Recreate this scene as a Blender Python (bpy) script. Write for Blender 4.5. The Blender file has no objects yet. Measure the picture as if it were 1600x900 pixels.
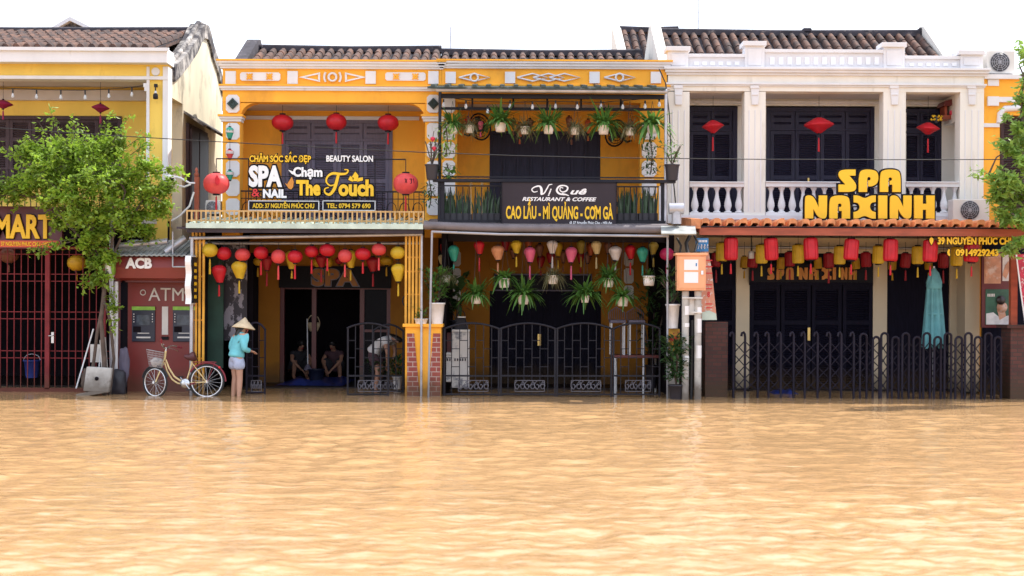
import bpy, bmesh, math, random
import numpy as np
from mathutils import Vector, Matrix
R = math.radians
rnd = random.Random(7)
SC = bpy.context.scene
COL = SC.collection

# ------------------------------------------------------------------ camera, sky, sun, exposure
F, YH, H, ROLL = 2222.2, 470.0, 1.72, R(0.3)      # photo focal length in px, horizon row, eye height, roll
cam_d = bpy.data.cameras.new('camera')
cam_d.lens = 50.0; cam_d.sensor_width = 36.0; cam_d.shift_y = 20 / 1600
cam_d.clip_start = 0.1; cam_d.clip_end = 3000
cam_d.dof.use_dof = True; cam_d.dof.focus_distance = 26.0; cam_d.dof.aperture_fstop = 2.0
cam = bpy.data.objects.new('camera', cam_d); COL.objects.link(cam)
cam.location = (0, 0, H); cam.rotation_euler = (R(90), -ROLL, 0)
SC.camera = cam

SUN = Vector((0.50, 0.27, 0.83)).normalized()
w = bpy.data.worlds.new('World'); SC.world = w; w.use_nodes = True
nt = w.node_tree; nt.nodes.clear()
sky = nt.nodes.new('ShaderNodeTexSky'); sky.sky_type = 'NISHITA'; sky.sun_disc = False
sky.sun_elevation = math.asin(SUN.z); sky.sun_rotation = math.atan2(SUN.x, SUN.y)
sky.air_density = 1.0; sky.dust_density = 2.0; sky.ozone_density = 1.0
tcw = nt.nodes.new('ShaderNodeTexCoord'); mpw = nt.nodes.new('ShaderNodeMapping'); mpw.inputs['Scale'].default_value = (1, 1, 3)
nzw = nt.nodes.new('ShaderNodeTexNoise'); nzw.inputs['Scale'].default_value = 2.2; nzw.inputs['Detail'].default_value = 6
rpw = nt.nodes.new('ShaderNodeMapRange'); rpw.inputs[1].default_value = 0.36; rpw.inputs[2].default_value = 0.62; rpw.inputs[3].default_value = 0.25; rpw.inputs[4].default_value = 0.8
mxw = nt.nodes.new('ShaderNodeMixRGB'); mxw.inputs[2].default_value = (9.4, 9.9, 11.0, 1)      # thin bright cloud
bg = nt.nodes.new('ShaderNodeBackground'); bg.inputs[1].default_value = 0.11
ow = nt.nodes.new('ShaderNodeOutputWorld')
L = nt.links.new
L(tcw.outputs['Generated'], mpw.inputs[0]); L(mpw.outputs[0], nzw.inputs[0]); L(nzw.outputs[0], rpw.inputs[0]); L(rpw.outputs[0], mxw.inputs[0])
L(sky.outputs[0], mxw.inputs[1]); L(mxw.outputs[0], bg.inputs[0]); L(bg.outputs[0], ow.inputs[0])
sun_d = bpy.data.lights.new('sun', 'SUN'); sun_d.energy = 3.0; sun_d.angle = R(0.5); sun_d.color = (1.0, 0.95, 0.87)
sun = bpy.data.objects.new('sun', sun_d); COL.objects.link(sun); sun.location = (20, 10, 30)
sun.rotation_euler = SUN.to_track_quat('Z', 'Y').to_euler()
SC.view_settings.view_transform = 'Standard'; SC.view_settings.look = 'None'; SC.view_settings.gamma = 1
SC.view_settings.use_curve_mapping = False; SC.view_settings.exposure = 1.12
SC.cycles.max_bounces = 8; SC.cycles.diffuse_bounces = 4

# ------------------------------------------------------------------ measuring and mesh helpers
def P(px, py, Y):                                  # a photo pixel at depth Y -> world X, Z
    dx, dy = px - 800, py - YH
    c, s = math.cos(ROLL), math.sin(ROLL)
    return (dx * c + dy * s) / F * Y, H - (dy * c - dx * s) / F * Y
def wx(px, Y, py=YH): return P(px, py, Y)[0]
def wz(py, Y, px=800): return P(px, py, Y)[1]
def pt(px, py, Y): x, z = P(px, py, Y); return Vector((x, Y, z))
def ms(n, Y): return n / F * Y                     # n pixels at depth Y in metres

ORG = {}
class MB:
    def __init__(s): s.v, s.f, s.sm, s.mi = [], [], [], []
    def add(s, vs, fs, smooth=False, mi=0):
        b = len(s.v); s.v += [tuple(v) for v in vs]
        for f in fs: s.f.append([i + b for i in f]); s.sm.append(smooth); s.mi.append(mi)
        return s
    def box(s, x0, y0, z0, x1, y1, z1, mi=0):
        if x0 > x1: x0, x1 = x1, x0
        if y0 > y1: y0, y1 = y1, y0
        if z0 > z1: z0, z1 = z1, z0
        return s.add([(x0,y0,z0),(x1,y0,z0),(x1,y1,z0),(x0,y1,z0),(x0,y0,z1),(x1,y0,z1),(x1,y1,z1),(x0,y1,z1)],
                     [(3,2,1,0),(4,5,6,7),(0,1,5,4),(1,2,6,5),(2,3,7,6),(3,0,4,7)], mi=mi)
    def pb(s, x0, y0, x1, y1, Y, d, mi=0):          # box whose front face fills a photo rectangle at depth Y
        xc, yc = (x0 + x1) / 2, (y0 + y1) / 2
        return s.box(wx(x0, Y, yc), Y, wz(y1, Y, xc), wx(x1, Y, yc), Y + d, wz(y0, Y, xc), mi)
    def obox(s, c, ax, ay, az, mi=0):               # oriented box, half-axes
        c, ax, ay, az = Vector(c), Vector(ax), Vector(ay), Vector(az)
        vs = [c + ax*i + ay*j + az*k for k in (-1,1) for i, j in ((-1,-1),(1,-1),(1,1),(-1,1))]
        return s.add(vs, [(3,2,1,0),(4,5,6,7),(0,1,5,4),(1,2,6,5),(2,3,7,6),(3,0,4,7)], mi=mi)
    def prism(s, poly, a, b, axis='y', mi=0):       # polygon extruded along an axis (2D order: x,z / y,z / x,y)
        n = len(poly)
        mk = {'y': lambda p, t: (p[0], t, p[1]), 'x': lambda p, t: (t, p[0], p[1]), 'z': lambda p, t: (p[0], p[1], t)}[axis]
        vs = [mk(p, a) for p in poly] + [mk(p, b) for p in poly]
        fs = [list(range(n)), list(range(2*n-1, n-1, -1))] + [(i, i+n, (i+1) % n + n, (i+1) % n) for i in range(n)]
        return s.add(vs, fs, mi=mi)
    def path(s, pts, r, n=6, mi=0, caps=True):      # tube along a polyline; r number or list
        pts = [Vector(p) for p in pts]; m = len(pts)
        rr = r if isinstance(r, (list, tuple)) else [r] * m
        t0 = (pts[1] - pts[0]).normalized()
        u = t0.orthogonal().normalized(); vs = []
        for i, p in enumerate(pts):
            t = (pts[min(i+1, m-1)] - pts[max(i-1, 0)])
            t = t.normalized() if t.length > 1e-9 else t0
            u = (u - t * u.dot(t)); u = u.normalized() if u.length > 1e-6 else t.orthogonal().normalized()
            q = t.cross(u)
            vs += [p + (u * math.cos(2*math.pi*k/n) + q * math.sin(2*math.pi*k/n)) * rr[i] for k in range(n)]
        fs = [(i*n+k, i*n+(k+1) % n, (i+1)*n+(k+1) % n, (i+1)*n+k) for i in range(m-1) for k in range(n)]
        s.add(vs, fs, True, mi)
        if caps: s.add(vs[:n], [list(range(n-1, -1, -1))], mi=mi); s.add(vs[-n:], [list(range(n))], mi=mi)
        return s
    def tube(s, a, b, r, r2=None, n=8, mi=0): return s.path([a, b], [r, r if r2 is None else r2], n, mi)
    def lathe(s, prof, c=(0,0,0), n=16, rib=0.0, mi=0, axis='z', smooth=True):
        vs = []
        for r, z in prof:
            for k in range(n):
                a = 2*math.pi*k/n; q = r * (1 - (rib if k % 2 else 0))
                p = {'z': (q*math.cos(a), q*math.sin(a), z), 'y': (q*math.cos(a), z, q*math.sin(a)), 'x': (z, q*math.cos(a), q*math.sin(a))}[axis]
                vs.append((p[0]+c[0], p[1]+c[1], p[2]+c[2]))
        m = len(prof)
        fs = [(i*n+k, i*n+(k+1) % n, (i+1)*n+(k+1) % n, (i+1)*n+k) for i in range(m-1) for k in range(n)]
        s.add(vs, fs, smooth, mi)
        s.add(vs[:n], [list(range(n-1, -1, -1))], mi=mi); s.add(vs[-n:], [list(range(n))], mi=mi)
        return s
    def mesh(s, name, mats, off=(0,0,0)):
        me = bpy.data.meshes.new(name); o = Vector(off)
        me.from_pydata([(v[0]-o.x, v[1]-o.y, v[2]-o.z) for v in s.v], [], s.f)
        me.polygons.foreach_set('use_smooth', s.sm); me.polygons.foreach_set('material_index', s.mi)
        for m in (mats if isinstance(mats, (list, tuple)) else [mats]): me.materials.append(m)
        bm = bmesh.new(); bm.from_mesh(me); bmesh.ops.recalc_face_normals(bm, faces=bm.faces); bm.to_mesh(me); bm.free()
        me.update(); return me
    def build(s, name, mats, parent=None, bevel=0):
        if parent is None:
            a = np.array(s.v); org = Vector(((a[:,0].min()+a[:,0].max())/2, (a[:,1].min()+a[:,1].max())/2, a[:,2].min()))
        else: org = ORG.get(parent.name, Vector((0,0,0)))
        o = bpy.data.objects.new(name, s.mesh(name, mats, org)); COL.objects.link(o)
        if parent is None: o.location = org
        else: o.parent = parent
        ORG[o.name] = org
        if bevel:
            b = o.modifiers.new('bevel', 'BEVEL'); b.width = bevel; b.segments = 2; b.limit_method = 'ANGLE'
        return o
def build_split(mb, name, mats, parent, bevel=0):     # every connected piece becomes a part of its own
    par = list(range(len(mb.v)))
    def fd(i):
        while par[i] != i: par[i] = par[par[i]]; i = par[i]
        return i
    for f in mb.f:
        for i in f[1:]: par[fd(i)] = fd(f[0])
    grp = {}
    for k, f in enumerate(mb.f): grp.setdefault(fd(f[0]), []).append(k)
    for ks in grp.values():
        m2 = MB(); ids = {}
        for k in ks:
            for i in mb.f[k]:
                if i not in ids: ids[i] = len(m2.v); m2.v.append(mb.v[i])
            m2.f.append([ids[i] for i in mb.f[k]]); m2.sm.append(mb.sm[k]); m2.mi.append(mb.mi[k])
        m2.build(name, mats, parent, bevel)
def meshobj(name, me, parent=None, loc=(0,0,0), rot=(0,0,0), scale=(1,1,1)):
    o = bpy.data.objects.new(name, me); COL.objects.link(o)
    o.parent = parent; o.location = loc; o.rotation_euler = rot; o.scale = scale
    return o
def tag(o, label, cat, group=None, kind=None):
    if kind: o['kind'] = kind
    if label: o['label'] = label
    if cat: o['category'] = cat
    if group: o['group'] = group
    return o
def thing(name, label, cat, loc=(0,0,0), group=None):
    o = bpy.data.objects.new(name, None); COL.objects.link(o)
    o.location = loc; o.empty_display_size = 0.2; ORG[o.name] = Vector(loc)
    return tag(o, label, cat, group)
ORDW = ['first','second','third','fourth','fifth','sixth','seventh','eighth','ninth','tenth','eleventh','twelfth','thirteenth','fourteenth']

# ------------------------------------------------------------------ materials
def mat(name, c, rough=.6, var=.15, sc=2.5, metal=0, bump=0, bsc=40, c2=None, c2sc=3, c2r=(.52,.68), stretch=(1,1,1), trans=0, spec=.5, wet=0, coat=0):
    m = bpy.data.materials.new(name); m.use_nodes = True; t = m.node_tree; b = t.nodes['Principled BSDF']; l = t.links.new
    b.inputs['Roughness'].default_value = rough; b.inputs['Metallic'].default_value = metal
    b.inputs['Specular IOR Level'].default_value = spec; b.inputs['Coat Weight'].default_value = coat
    g = t.nodes.new('ShaderNodeNewGeometry'); mp = t.nodes.new('ShaderNodeMapping'); mp.inputs['Scale'].default_value = stretch
    l(g.outputs['Position'], mp.inputs[0])
    n = t.nodes.new('ShaderNodeTexNoise'); n.inputs['Scale'].default_value = sc; n.inputs['Detail'].default_value = 5; l(mp.outputs[0], n.inputs[0])
    r = t.nodes.new('ShaderNodeMapRange'); r.inputs[1].default_value = .3; r.inputs[2].default_value = .7; r.inputs[3].default_value = 1-var; r.inputs[4].default_value = 1+var
    l(n.outputs[0], r.inputs[0])
    x = t.nodes.new('ShaderNodeMixRGB'); x.blend_type = 'MULTIPLY'; x.inputs[0].default_value = 1; x.inputs[1].default_value = (*c, 1); l(r.outputs[0], x.inputs[2])
    out = x.outputs[0]
    if c2:
        n2 = t.nodes.new('ShaderNodeTexNoise'); n2.inputs['Scale'].default_value = c2sc; n2.inputs['Detail'].default_value = 7; n2.inputs['Roughness'].default_value = .65; l(mp.outputs[0], n2.inputs[0])
        r2 = t.nodes.new('ShaderNodeMapRange'); r2.inputs[1].default_value, r2.inputs[2].default_value = c2r; l(n2.outputs[0], r2.inputs[0])
        y = t.nodes.new('ShaderNodeMixRGB'); y.inputs[2].default_value = (*c2, 1); l(r2.outputs[0], y.inputs[0]); l(out, y.inputs[1]); out = y.outputs[0]
    if wet:                                          # damp, silty tide band left on whatever stands in the flood
        sp = t.nodes.new('ShaderNodeSeparateXYZ'); l(g.outputs['Position'], sp.inputs[0])
        nw = t.nodes.new('ShaderNodeTexNoise'); nw.inputs['Scale'].default_value = 4; nw.inputs['Detail'].default_value = 6; l(g.outputs['Position'], nw.inputs[0])
        ma = t.nodes.new('ShaderNodeMath'); ma.operation = 'MULTIPLY_ADD'; ma.inputs[1].default_value = -.42; l(nw.outputs[0], ma.inputs[0]); l(sp.outputs[2], ma.inputs[2])
        rw = t.nodes.new('ShaderNodeMapRange'); rw.inputs[1].default_value = -.08; rw.inputs[2].default_value = .26; rw.inputs[3].default_value = wet; rw.inputs[4].default_value = 0; l(ma.outputs[0], rw.inputs[0])
        mw_ = t.nodes.new('ShaderNodeMixRGB'); mw_.inputs[2].default_value = (.075,.045,.022,1); l(rw.outputs[0], mw_.inputs[0]); l(out, mw_.inputs[1]); out = mw_.outputs[0]
    l(out, b.inputs['Base Color'])
    if bump:
        nb = t.nodes.new('ShaderNodeTexNoise'); nb.inputs['Scale'].default_value = bsc; nb.inputs['Detail'].default_value = 4; l(g.outputs['Position'], nb.inputs[0])
        bp = t.nodes.new('ShaderNodeBump'); bp.inputs['Strength'].default_value = bump; bp.inputs['Distance'].default_value = .01; l(nb.outputs[0], bp.inputs['Height']); l(bp.outputs[0], b.inputs['Normal'])
    if trans:
        tr = t.nodes.new('ShaderNodeBsdfTranslucent'); l(out, tr.inputs[0]); ms_ = t.nodes.new('ShaderNodeMixShader'); ms_.inputs[0].default_value = trans
        l(b.outputs[0], ms_.inputs[1]); l(tr.outputs[0], ms_.inputs[2]); l(ms_.outputs[0], t.nodes['Material Output'].inputs[0])
    return m
def brick(name, c1, c2, mortar, bw=.2, bh=.085):
    m = mat(name, c1, .8, bump=.3, wet=.75); t = m.node_tree; l = t.links.new
    g = [n for n in t.nodes if n.type == 'NEW_GEOMETRY'][0]
    sx = t.nodes.new('ShaderNodeSeparateXYZ'); l(g.outputs['Position'], sx.inputs[0])
    ad = t.nodes.new('ShaderNodeMath'); ad.operation = 'ADD'; l(sx.outputs[0], ad.inputs[0]); l(sx.outputs[1], ad.inputs[1])
    cb = t.nodes.new('ShaderNodeCombineXYZ'); l(ad.outputs[0], cb.inputs[0]); l(sx.outputs[2], cb.inputs[1])
    bt = t.nodes.new('ShaderNodeTexBrick'); l(cb.outputs[0], bt.inputs[0])
    for i, c in ((1, c1), (2, c2), (3, mortar)): bt.inputs[i].default_value = (*c, 1)
    bt.inputs['Scale'].default_value = 1; bt.inputs['Brick Width'].default_value = bw; bt.inputs['Row Height'].default_value = bh; bt.inputs['Mortar Size'].default_value = .008
    wx_ = [n for n in t.nodes if n.type == 'MIX_RGB' and abs(n.inputs[2].default_value[0]-.075) < 1e-4]
    if wx_: l(bt.outputs[0], wx_[0].inputs[1])
    else: l(bt.outputs[0], t.nodes['Principled BSDF'].inputs['Base Color'])
    return m

M = {}
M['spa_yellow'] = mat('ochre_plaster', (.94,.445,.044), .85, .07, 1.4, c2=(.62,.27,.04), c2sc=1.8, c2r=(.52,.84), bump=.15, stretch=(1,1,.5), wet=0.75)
M['porch_shade_ochre'] = mat('shade_deepened_ochre', (.43,.170,.017), .9, .12, 1.4, c2=(.30,.12,.02), c2sc=2.2, c2r=(.55,.8), bump=.15, wet=0.75)  # wall ochre deepened: part guessed paint, part porch shade put into the colour
M['left_yellow'] = mat('mustard_plaster', (.84,.575,.115), .85, .10, 1.4, c2=(.42,.27,.06), c2sc=2.0, c2r=(.62,.85), bump=.15, stretch=(1,1,.4))
M['cream'] = mat('cream_plaster', (.80,.765,.70), .85, .07, 1.8, c2=(.46,.42,.35), c2sc=2.2, c2r=(.57,.88), bump=.15, stretch=(1.6,1.6,.3), wet=0.75)
M['pier_cream'] = mat('bounce_warmed_pier_cream', (.80,.67,.47), .85, .06, 1.8, wet=.75)  # yellowish cream, lightened and warmed in colour for light bounced off the water
M['white'] = mat('white_limewash', (.73,.72,.74), .8, .06, 2, c2=(.45,.42,.38), c2sc=3, c2r=(.64,.85), bump=.1, stretch=(1.5,1.5,.35))
M['side_wall'] = mat('stained_side_wall', (.70,.62,.46), .9, .18, 1.2, c2=(.10,.085,.07), c2sc=2.2, c2r=(.53,.80), bump=.25, stretch=(1,1,.45))
M['moss'] = mat('mossy_plaster', (.50,.46,.42), .9, .2, 4, c2=(.045,.04,.045), c2sc=3, c2r=(.33,.55), bump=.3)
M['ridge'] = mat('dark_ridge_mortar', (.045,.04,.05), .9, .4, 5, c2=(.20,.17,.16), c2sc=7, c2r=(.58,.72), bump=.3)
M['tile'] = mat('old_clay_tile', (.175,.085,.055), .9, .3, 7, c2=(.040,.026,.024), c2sc=3.0, c2r=(.30,.60), bump=.3)
M['tile_new'] = mat('new_clay_tile', (.60,.245,.105), .8, .3, 6, c2=(.40,.15,.07), c2sc=7, c2r=(.52,.72), bump=.2)
M['dark_wood'] = mat('shade_darkened_navy_wood', (.010,.009,.020), .6, .25, 6, bump=.1, stretch=(6,6,.6), spec=.08, wet=0.75)  # darker copy of the navy shutter paint, ground floor shade put into the colour
M['navy_wood'] = mat('navy_painted_shutter', (.024,.021,.046), .5, .25, 6, bump=.1, stretch=(6,6,.6), spec=.25)
M['grey_wood'] = mat('grey_painted_shutter', (.165,.148,.205), .55, .15, 6, stretch=(6,6,.6), spec=.2)
M['brown_wood'] = mat('brown_painted_shutter', (.075,.05,.055), .5, .25, 6, stretch=(6,6,.6), spec=.12)
M['red_wood'] = mat('red_brown_timber', (.34,.075,.035), .5, .25, 4, stretch=(.6,3,3), bump=.1)
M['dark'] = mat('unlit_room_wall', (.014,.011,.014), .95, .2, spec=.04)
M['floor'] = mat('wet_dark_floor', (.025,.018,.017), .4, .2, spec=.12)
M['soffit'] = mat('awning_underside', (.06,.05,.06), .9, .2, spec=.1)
M['iron'] = mat('black_wrought_iron', (.016,.015,.022), .5, .2, spec=.25)
M['purple_iron'] = mat('grey_purple_painted_steel', (.019,.016,.027), .5, .2, spec=.15)
M['red_iron'] = mat('dark_red_gate_paint', (.21,.024,.029), .5, .25, 4, spec=.25, wet=0.6)
M['maroon'] = mat('maroon_panel', (.13,.018,.018), .4, .12, 2, wet=0.75)
M['steel'] = mat('galvanised_pipe', (.46,.46,.50), .4, .2, 5, metal=.5, wet=0.5)
M['white_metal'] = mat('white_painted_metal', (.72,.72,.74), .4, .08)
M['post_grey'] = mat('grey_painted_tube', (.34,.34,.37), .5, .15, 4, wet=.5)
M['yellow_metal'] = mat('yellow_painted_slats', (.72,.36,.035), .5, .2, 6, wet=0.7)
M['tan_metal'] = mat('faded_yellow_slats', (.52,.34,.14), .6, .25, 8)
M['green_sheet'] = mat('pale_green_sheet', (.52,.62,.54), .5, .2, 4)
M['dkgreen_sheet'] = mat('dark_green_sheet', (.035,.055,.05), .55, .3, 4, c2=(.20,.20,.19), c2sc=3, c2r=(.58,.7))
M['grey_tarp'] = mat('grey_roller_tarp', (.15,.13,.14), .6, .2, 4, c2=(.08,.07,.075), c2sc=3, c2r=(.55,.7))
M['fibro'] = mat('grey_corrugated_sheet', (.30,.31,.30), .85, .3, 5)
M['paper_white'] = mat('white_sign_paint', (.82,.82,.84), .5, .03)
M['sign_yellow'] = mat('yellow_sign_paint', (.86,.52,.012), .45, .04)
M['sign_orange'] = mat('orange_sign_letter', (.62,.24,.03), .5, .08)
M['sign_red'] = mat('red_sign_paint', (.65,.03,.03), .45, .06)
M['orange_band'] = mat('orange_red_band', (.62,.10,.04), .5, .08)
M['sign_black'] = mat('black_sign_edge', (.010,.009,.014), .5, .1, spec=.15)
M['sign_brown'] = mat('dark_brown_signboard', (.036,.028,.036), .5, .1, spec=.2)
M['plum'] = mat('dark_plum_signboard', (.10,.022,.034), .4, .1)
M['bark'] = mat('grey_brown_bark', (.10,.072,.058), .9, .3, 8, bump=.5)
M['leaf'] = mat('tree_leaf', (.26,.40,.045), .45, .5, 3.0, trans=.50)
M['leaf_pale'] = mat('pale_tree_leaf', (.28,.44,.09), .45, .4, 3.5, trans=.48)
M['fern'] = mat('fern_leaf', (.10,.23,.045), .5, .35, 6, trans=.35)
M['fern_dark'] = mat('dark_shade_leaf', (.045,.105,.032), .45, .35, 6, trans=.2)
M['spider'] = mat('dry_grassy_leaf', (.20,.19,.09), .6, .35, 6, trans=.3)
M['snake'] = mat('snake_plant_leaf', (.055,.11,.055), .4, .4, 9, trans=.1)
M['pot_white'] = mat('white_plastic_pot', (.82,.79,.79), .5, .1, 8)
M['pot_dark'] = mat('dark_plastic_pot', (.03,.028,.038), .5, .2)
M['flower'] = mat('red_flower_petals', (.7,.03,.08), .5, .2)
M['brick'] = brick('red_brick', (.33,.075,.055), (.26,.055,.045), (.46,.33,.28), .17, .088)
M['brick_dark'] = brick('old_dark_brick', (.12,.040,.032), (.07,.028,.025), (.05,.035,.03), .17, .07)
M['concrete'] = mat('grey_concrete', (.46,.44,.41), .9, .2, 5, c2=(.22,.20,.18), c2sc=7, c2r=(.55,.75), bump=.3, wet=0.75)
M['orange_box'] = mat('orange_painted_steel', (.80,.385,.20), .5, .08, 4)
M['ac_white'] = mat('air_conditioner_casing', (.68,.66,.63), .5, .08)
M['ac_dark'] = mat('fan_grille_dark', (.06,.06,.07), .5, .2)
M['teal_cloth'] = mat('teal_canvas', (.12,.32,.345), .9, .18, 5)
M['cyan_cloth'] = mat('turquoise_cotton', (.17,.55,.62), .85, .1, 9, bump=.3, bsc=60)
M['denim'] = mat('pale_denim', (.42,.46,.60), .9, .12, 14, bump=.3, bsc=120)
M['white_cloth'] = mat('white_cotton', (.62,.60,.60), .9, .1, 9)
M['black_cloth'] = mat('dark_cotton', (.03,.028,.035), .9, .2, 9)
M['maroon_cloth'] = mat('dark_plum_cotton', (.085,.04,.05), .9, .2, 9)
M['skin'] = mat('skin', (.52,.29,.20), .55, .06, 9)
M['skin_tan'] = mat('tanned_skin', (.40,.20,.13), .55, .06, 9)
M['hair'] = mat('black_hair', (.012,.010,.010), .4, .2)
M['straw'] = mat('woven_palm_leaf', (.72,.58,.38), .75, .12, 14, bump=.3, bsc=90)
M['pink_cloth'] = mat('pink_hat_strap', (.55,.14,.12), .8, .1)
M['tarp_blue'] = mat('blue_tarpaulin', (.02,.04,.22), .4, .2)
M['rubber'] = mat('black_rubber', (.02,.02,.022), .7, .2)
M['chrome'] = mat('dull_chrome', (.62,.62,.64), .25, .1, metal=.9)
M['bike_cream'] = mat('cream_bicycle_paint', (.74,.57,.28), .35, .05)
M['bike_red'] = mat('dark_red_mudguard', (.22,.02,.035), .4, .1)
M['leather'] = mat('dark_red_saddle', (.09,.025,.03), .5, .2)
M['gold'] = mat('brass_handle', (.70,.48,.16), .35, .1, metal=.7)
M['glass_dark'] = mat('dark_glass', (.007,.006,.010), .25, .1, spec=.06)
M['screen'] = mat('machine_screen', (.06,.075,.10), .2, .5, 9)
M['navy'] = mat('navy_machine_front', (.018,.022,.045), .35, .15)
M['lime'] = mat('lime_green_strip', (.26,.52,.06), .5, .2, 12)
M['green_board'] = mat('dark_green_board', (.012,.045,.030), .7, .3, 3)
M['mural'] = mat('dark_floral_mural', (.03,.025,.035), .6, .2, 3, c2=(.26,.24,.28), c2sc=6, c2r=(.53,.56), stretch=(1,1,.6))
M['blue_sign'] = mat('blue_sign_face', (.03,.19,.44), .5, .12, 6)
M['banner'] = mat('salmon_vinyl_banner', (.60,.26,.17), .5, .2, 3, c2=(.62,.58,.56), c2sc=14, c2r=(.56,.62))
M['red_banner'] = mat('red_patterned_banner', (.50,.03,.07), .6, .3, 12, c2=(.66,.50,.50), c2sc=22, c2r=(.56,.62))
M['ceiling'] = mat('dusty_white_ceiling', (.58,.53,.52), .9, .08, 2)
M['marble'] = mat('white_box_with_grey_print', (.66,.62,.58), .5, .06, 3, c2=(.22,.22,.24), c2sc=5, c2r=(.55,.66))
M['cord'] = mat('black_cable', (.02,.02,.022), .6, .1)
M['bulb'] = mat('milky_bulb_glass', (.80,.82,.86), .15, .03, trans=.3)
M['purple_silk'] = mat('plum_silk', (.34,.012,.075), .45, .15, 8, trans=.25)
SILK = {}
for k, c in dict(red=(.62,.018,.032), deep=(.36,.010,.020), coral=(.78,.085,.085), yellow=(.74,.50,.035), amber=(.62,.36,.02), teal=(.05,.40,.29), pink=(.78,.14,.27),
                 peach=(.76,.34,.17), white=(.74,.66,.64), cream=(.66,.50,.24), orange=(.52,.11,.035), olive=(.42,.30,.05), magenta=(.62,.03,.13), brown=(.26,.10,.06)).items():
    SILK[k] = mat(k + '_silk', c, .42, .12, 9, trans=.22, spec=.4)

# ------------------------------------------------------------------ lettering
def curve_mesh(cu, name='lettering'):
    o = bpy.data.objects.new(name, cu); COL.objects.link(o)
    dg = bpy.context.evaluated_depsgraph_get(); dg.update()
    me = bpy.data.meshes.new_from_object(o.evaluated_get(dg)); bpy.data.objects.remove(o); bpy.data.curves.remove(cu)
    return me
def text_mesh(s, bold=0.0, ext=.02, shear=0, spacing=1.0):
    cu = bpy.data.curves.new('t', 'FONT'); cu.body = s; cu.size = 1; cu.offset = bold; cu.extrude = ext; cu.shear = shear; cu.space_character = spacing; cu.resolution_u = 3
    return curve_mesh(cu)
_h = text_mesh('H'); CAP = max(v.co.y for v in _h.vertices)
def text(parent, s, x0, x1, ycap, ybase, Y, m, bold=.02, ext=.01, shear=0, spacing=1.0, name='lettering', outline=None):
    def one(bd, mm, YY, ex, nm, ref=None):
        me = text_mesh(s, bd, .5, shear, spacing)
        co = np.array([v.co for v in me.vertices]); lo, hi = ref if ref else (co[:,0].min(), co[:,0].max())
        yc = (ycap + ybase) / 2; X0, X1 = wx(x0, Y, yc), wx(x1, Y, yc); xm = (x0 + x1) / 2
        Z0, Z1 = wz(ybase, Y, xm), wz(ycap, Y, xm); k = (X1 - X0) / (hi - lo); kz = (Z1 - Z0) / CAP
        org = ORG[parent.name]
        for v in me.vertices:
            v.co = Vector((X0 + (v.co.x - lo) * k, YY - v.co.z * 2 * ex, Z0 + v.co.y * kz)) - org
        me.flip_normals(); me.materials.append(mm); me.name = nm
        o = meshobj(nm, me, parent); ORG[o.name] = org; return o, (lo, hi)
    o, ref = one(bold, m, Y, ext / 2, name)
    if outline: one(bold + outline[1], outline[0], Y + ext * .5 + .003, ext / 2, name + '_edge', ref)
    return o
def poly_mesh(loops, offset=0, ext=.5):
    cu = bpy.data.curves.new('p', 'CURVE'); cu.dimensions = '2D'; cu.fill_mode = 'BOTH'; cu.extrude = ext; cu.offset = offset
    for lp in loops:
        sp = cu.splines.new('POLY'); sp.points.add(len(lp) - 1); sp.use_cyclic_u = True
        for p, q in zip(sp.points, lp): p.co = (q[0], q[1], 0, 1)
    return curve_mesh(cu)
def smooth(pts, it=2, keep=()):                      # corner-cutting for all points not listed in keep
    for _ in range(it):
        out, nk = [], set(); n = len(pts)
        for i, p in enumerate(pts):
            if i in keep: nk.add(len(out)); out.append(p)
            else:
                a, b = pts[i-1], pts[(i+1) % n]
                out.append((p[0]*.75+a[0]*.25, p[1]*.75+a[1]*.25)); out.append((p[0]*.75+b[0]*.25, p[1]*.75+b[1]*.25))
        pts, keep = out, nk
    return pts
GLY = {
 'N': ([(0,0),(0,.78),(.03,1),(.30,1),(.45,.85),(.62,.48),(.63,1),(1,1),(1,.2),(.95,0),(.72,0),(.55,.12),(.38,.42),(.38,0)], {0,5,6,7,12,13}),
 'A': ([(0,0),(0,.72),(.12,1),(.88,1),(1,.72),(1,0),(.60,0),(.60,.33),(.47,.33),(.47,.50),(.56,.50),(.60,.58),(.54,.66),(.42,.64),(.40,.5),(.40,0)], {0,5,6,7,8,9,15}),
 'P': ([(0,0),(0,.70),(.12,1),(.75,1),(1,.85),(1,.42),(.72,.25),(.48,.25),(.48,.52),(.58,.52),(.62,.60),(.56,.68),(.45,.66),(.43,.55),(.43,0)], {0,7,8,14}),
 'S': ([(0,0),(.75,0),(1,.10),(1,.38),(.60,.73),(.96,.73),(.96,1),(.25,1),(0,.90),(0,.66),(.40,.33),(0,.33)], {0,4,5,6,10,11}),
 'X': ([(0,1),(.22,1),(.5,.86),(.78,1),(1,1),(1,.72),(.80,.70),(.72,.52),(.80,.33),(1,.28),(1,0),(.78,0),(.5,.14),(.22,0),(0,0),(0,.28),(.20,.32),(.30,.50),(.20,.68),(0,.70)], {0,4,5,9,10,14,15,19}),
 'I': ([(0,0),(0,1),(1,1),(1,0)], {0,1,2,3}),
 'H': ([(0,0),(0,1),(.42,1),(.42,.64),(.60,.64),(.60,1),(1,1),(1,0),(.58,0),(.58,.38),(.42,.38),(.42,0)], set(range(12))),
}
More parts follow.
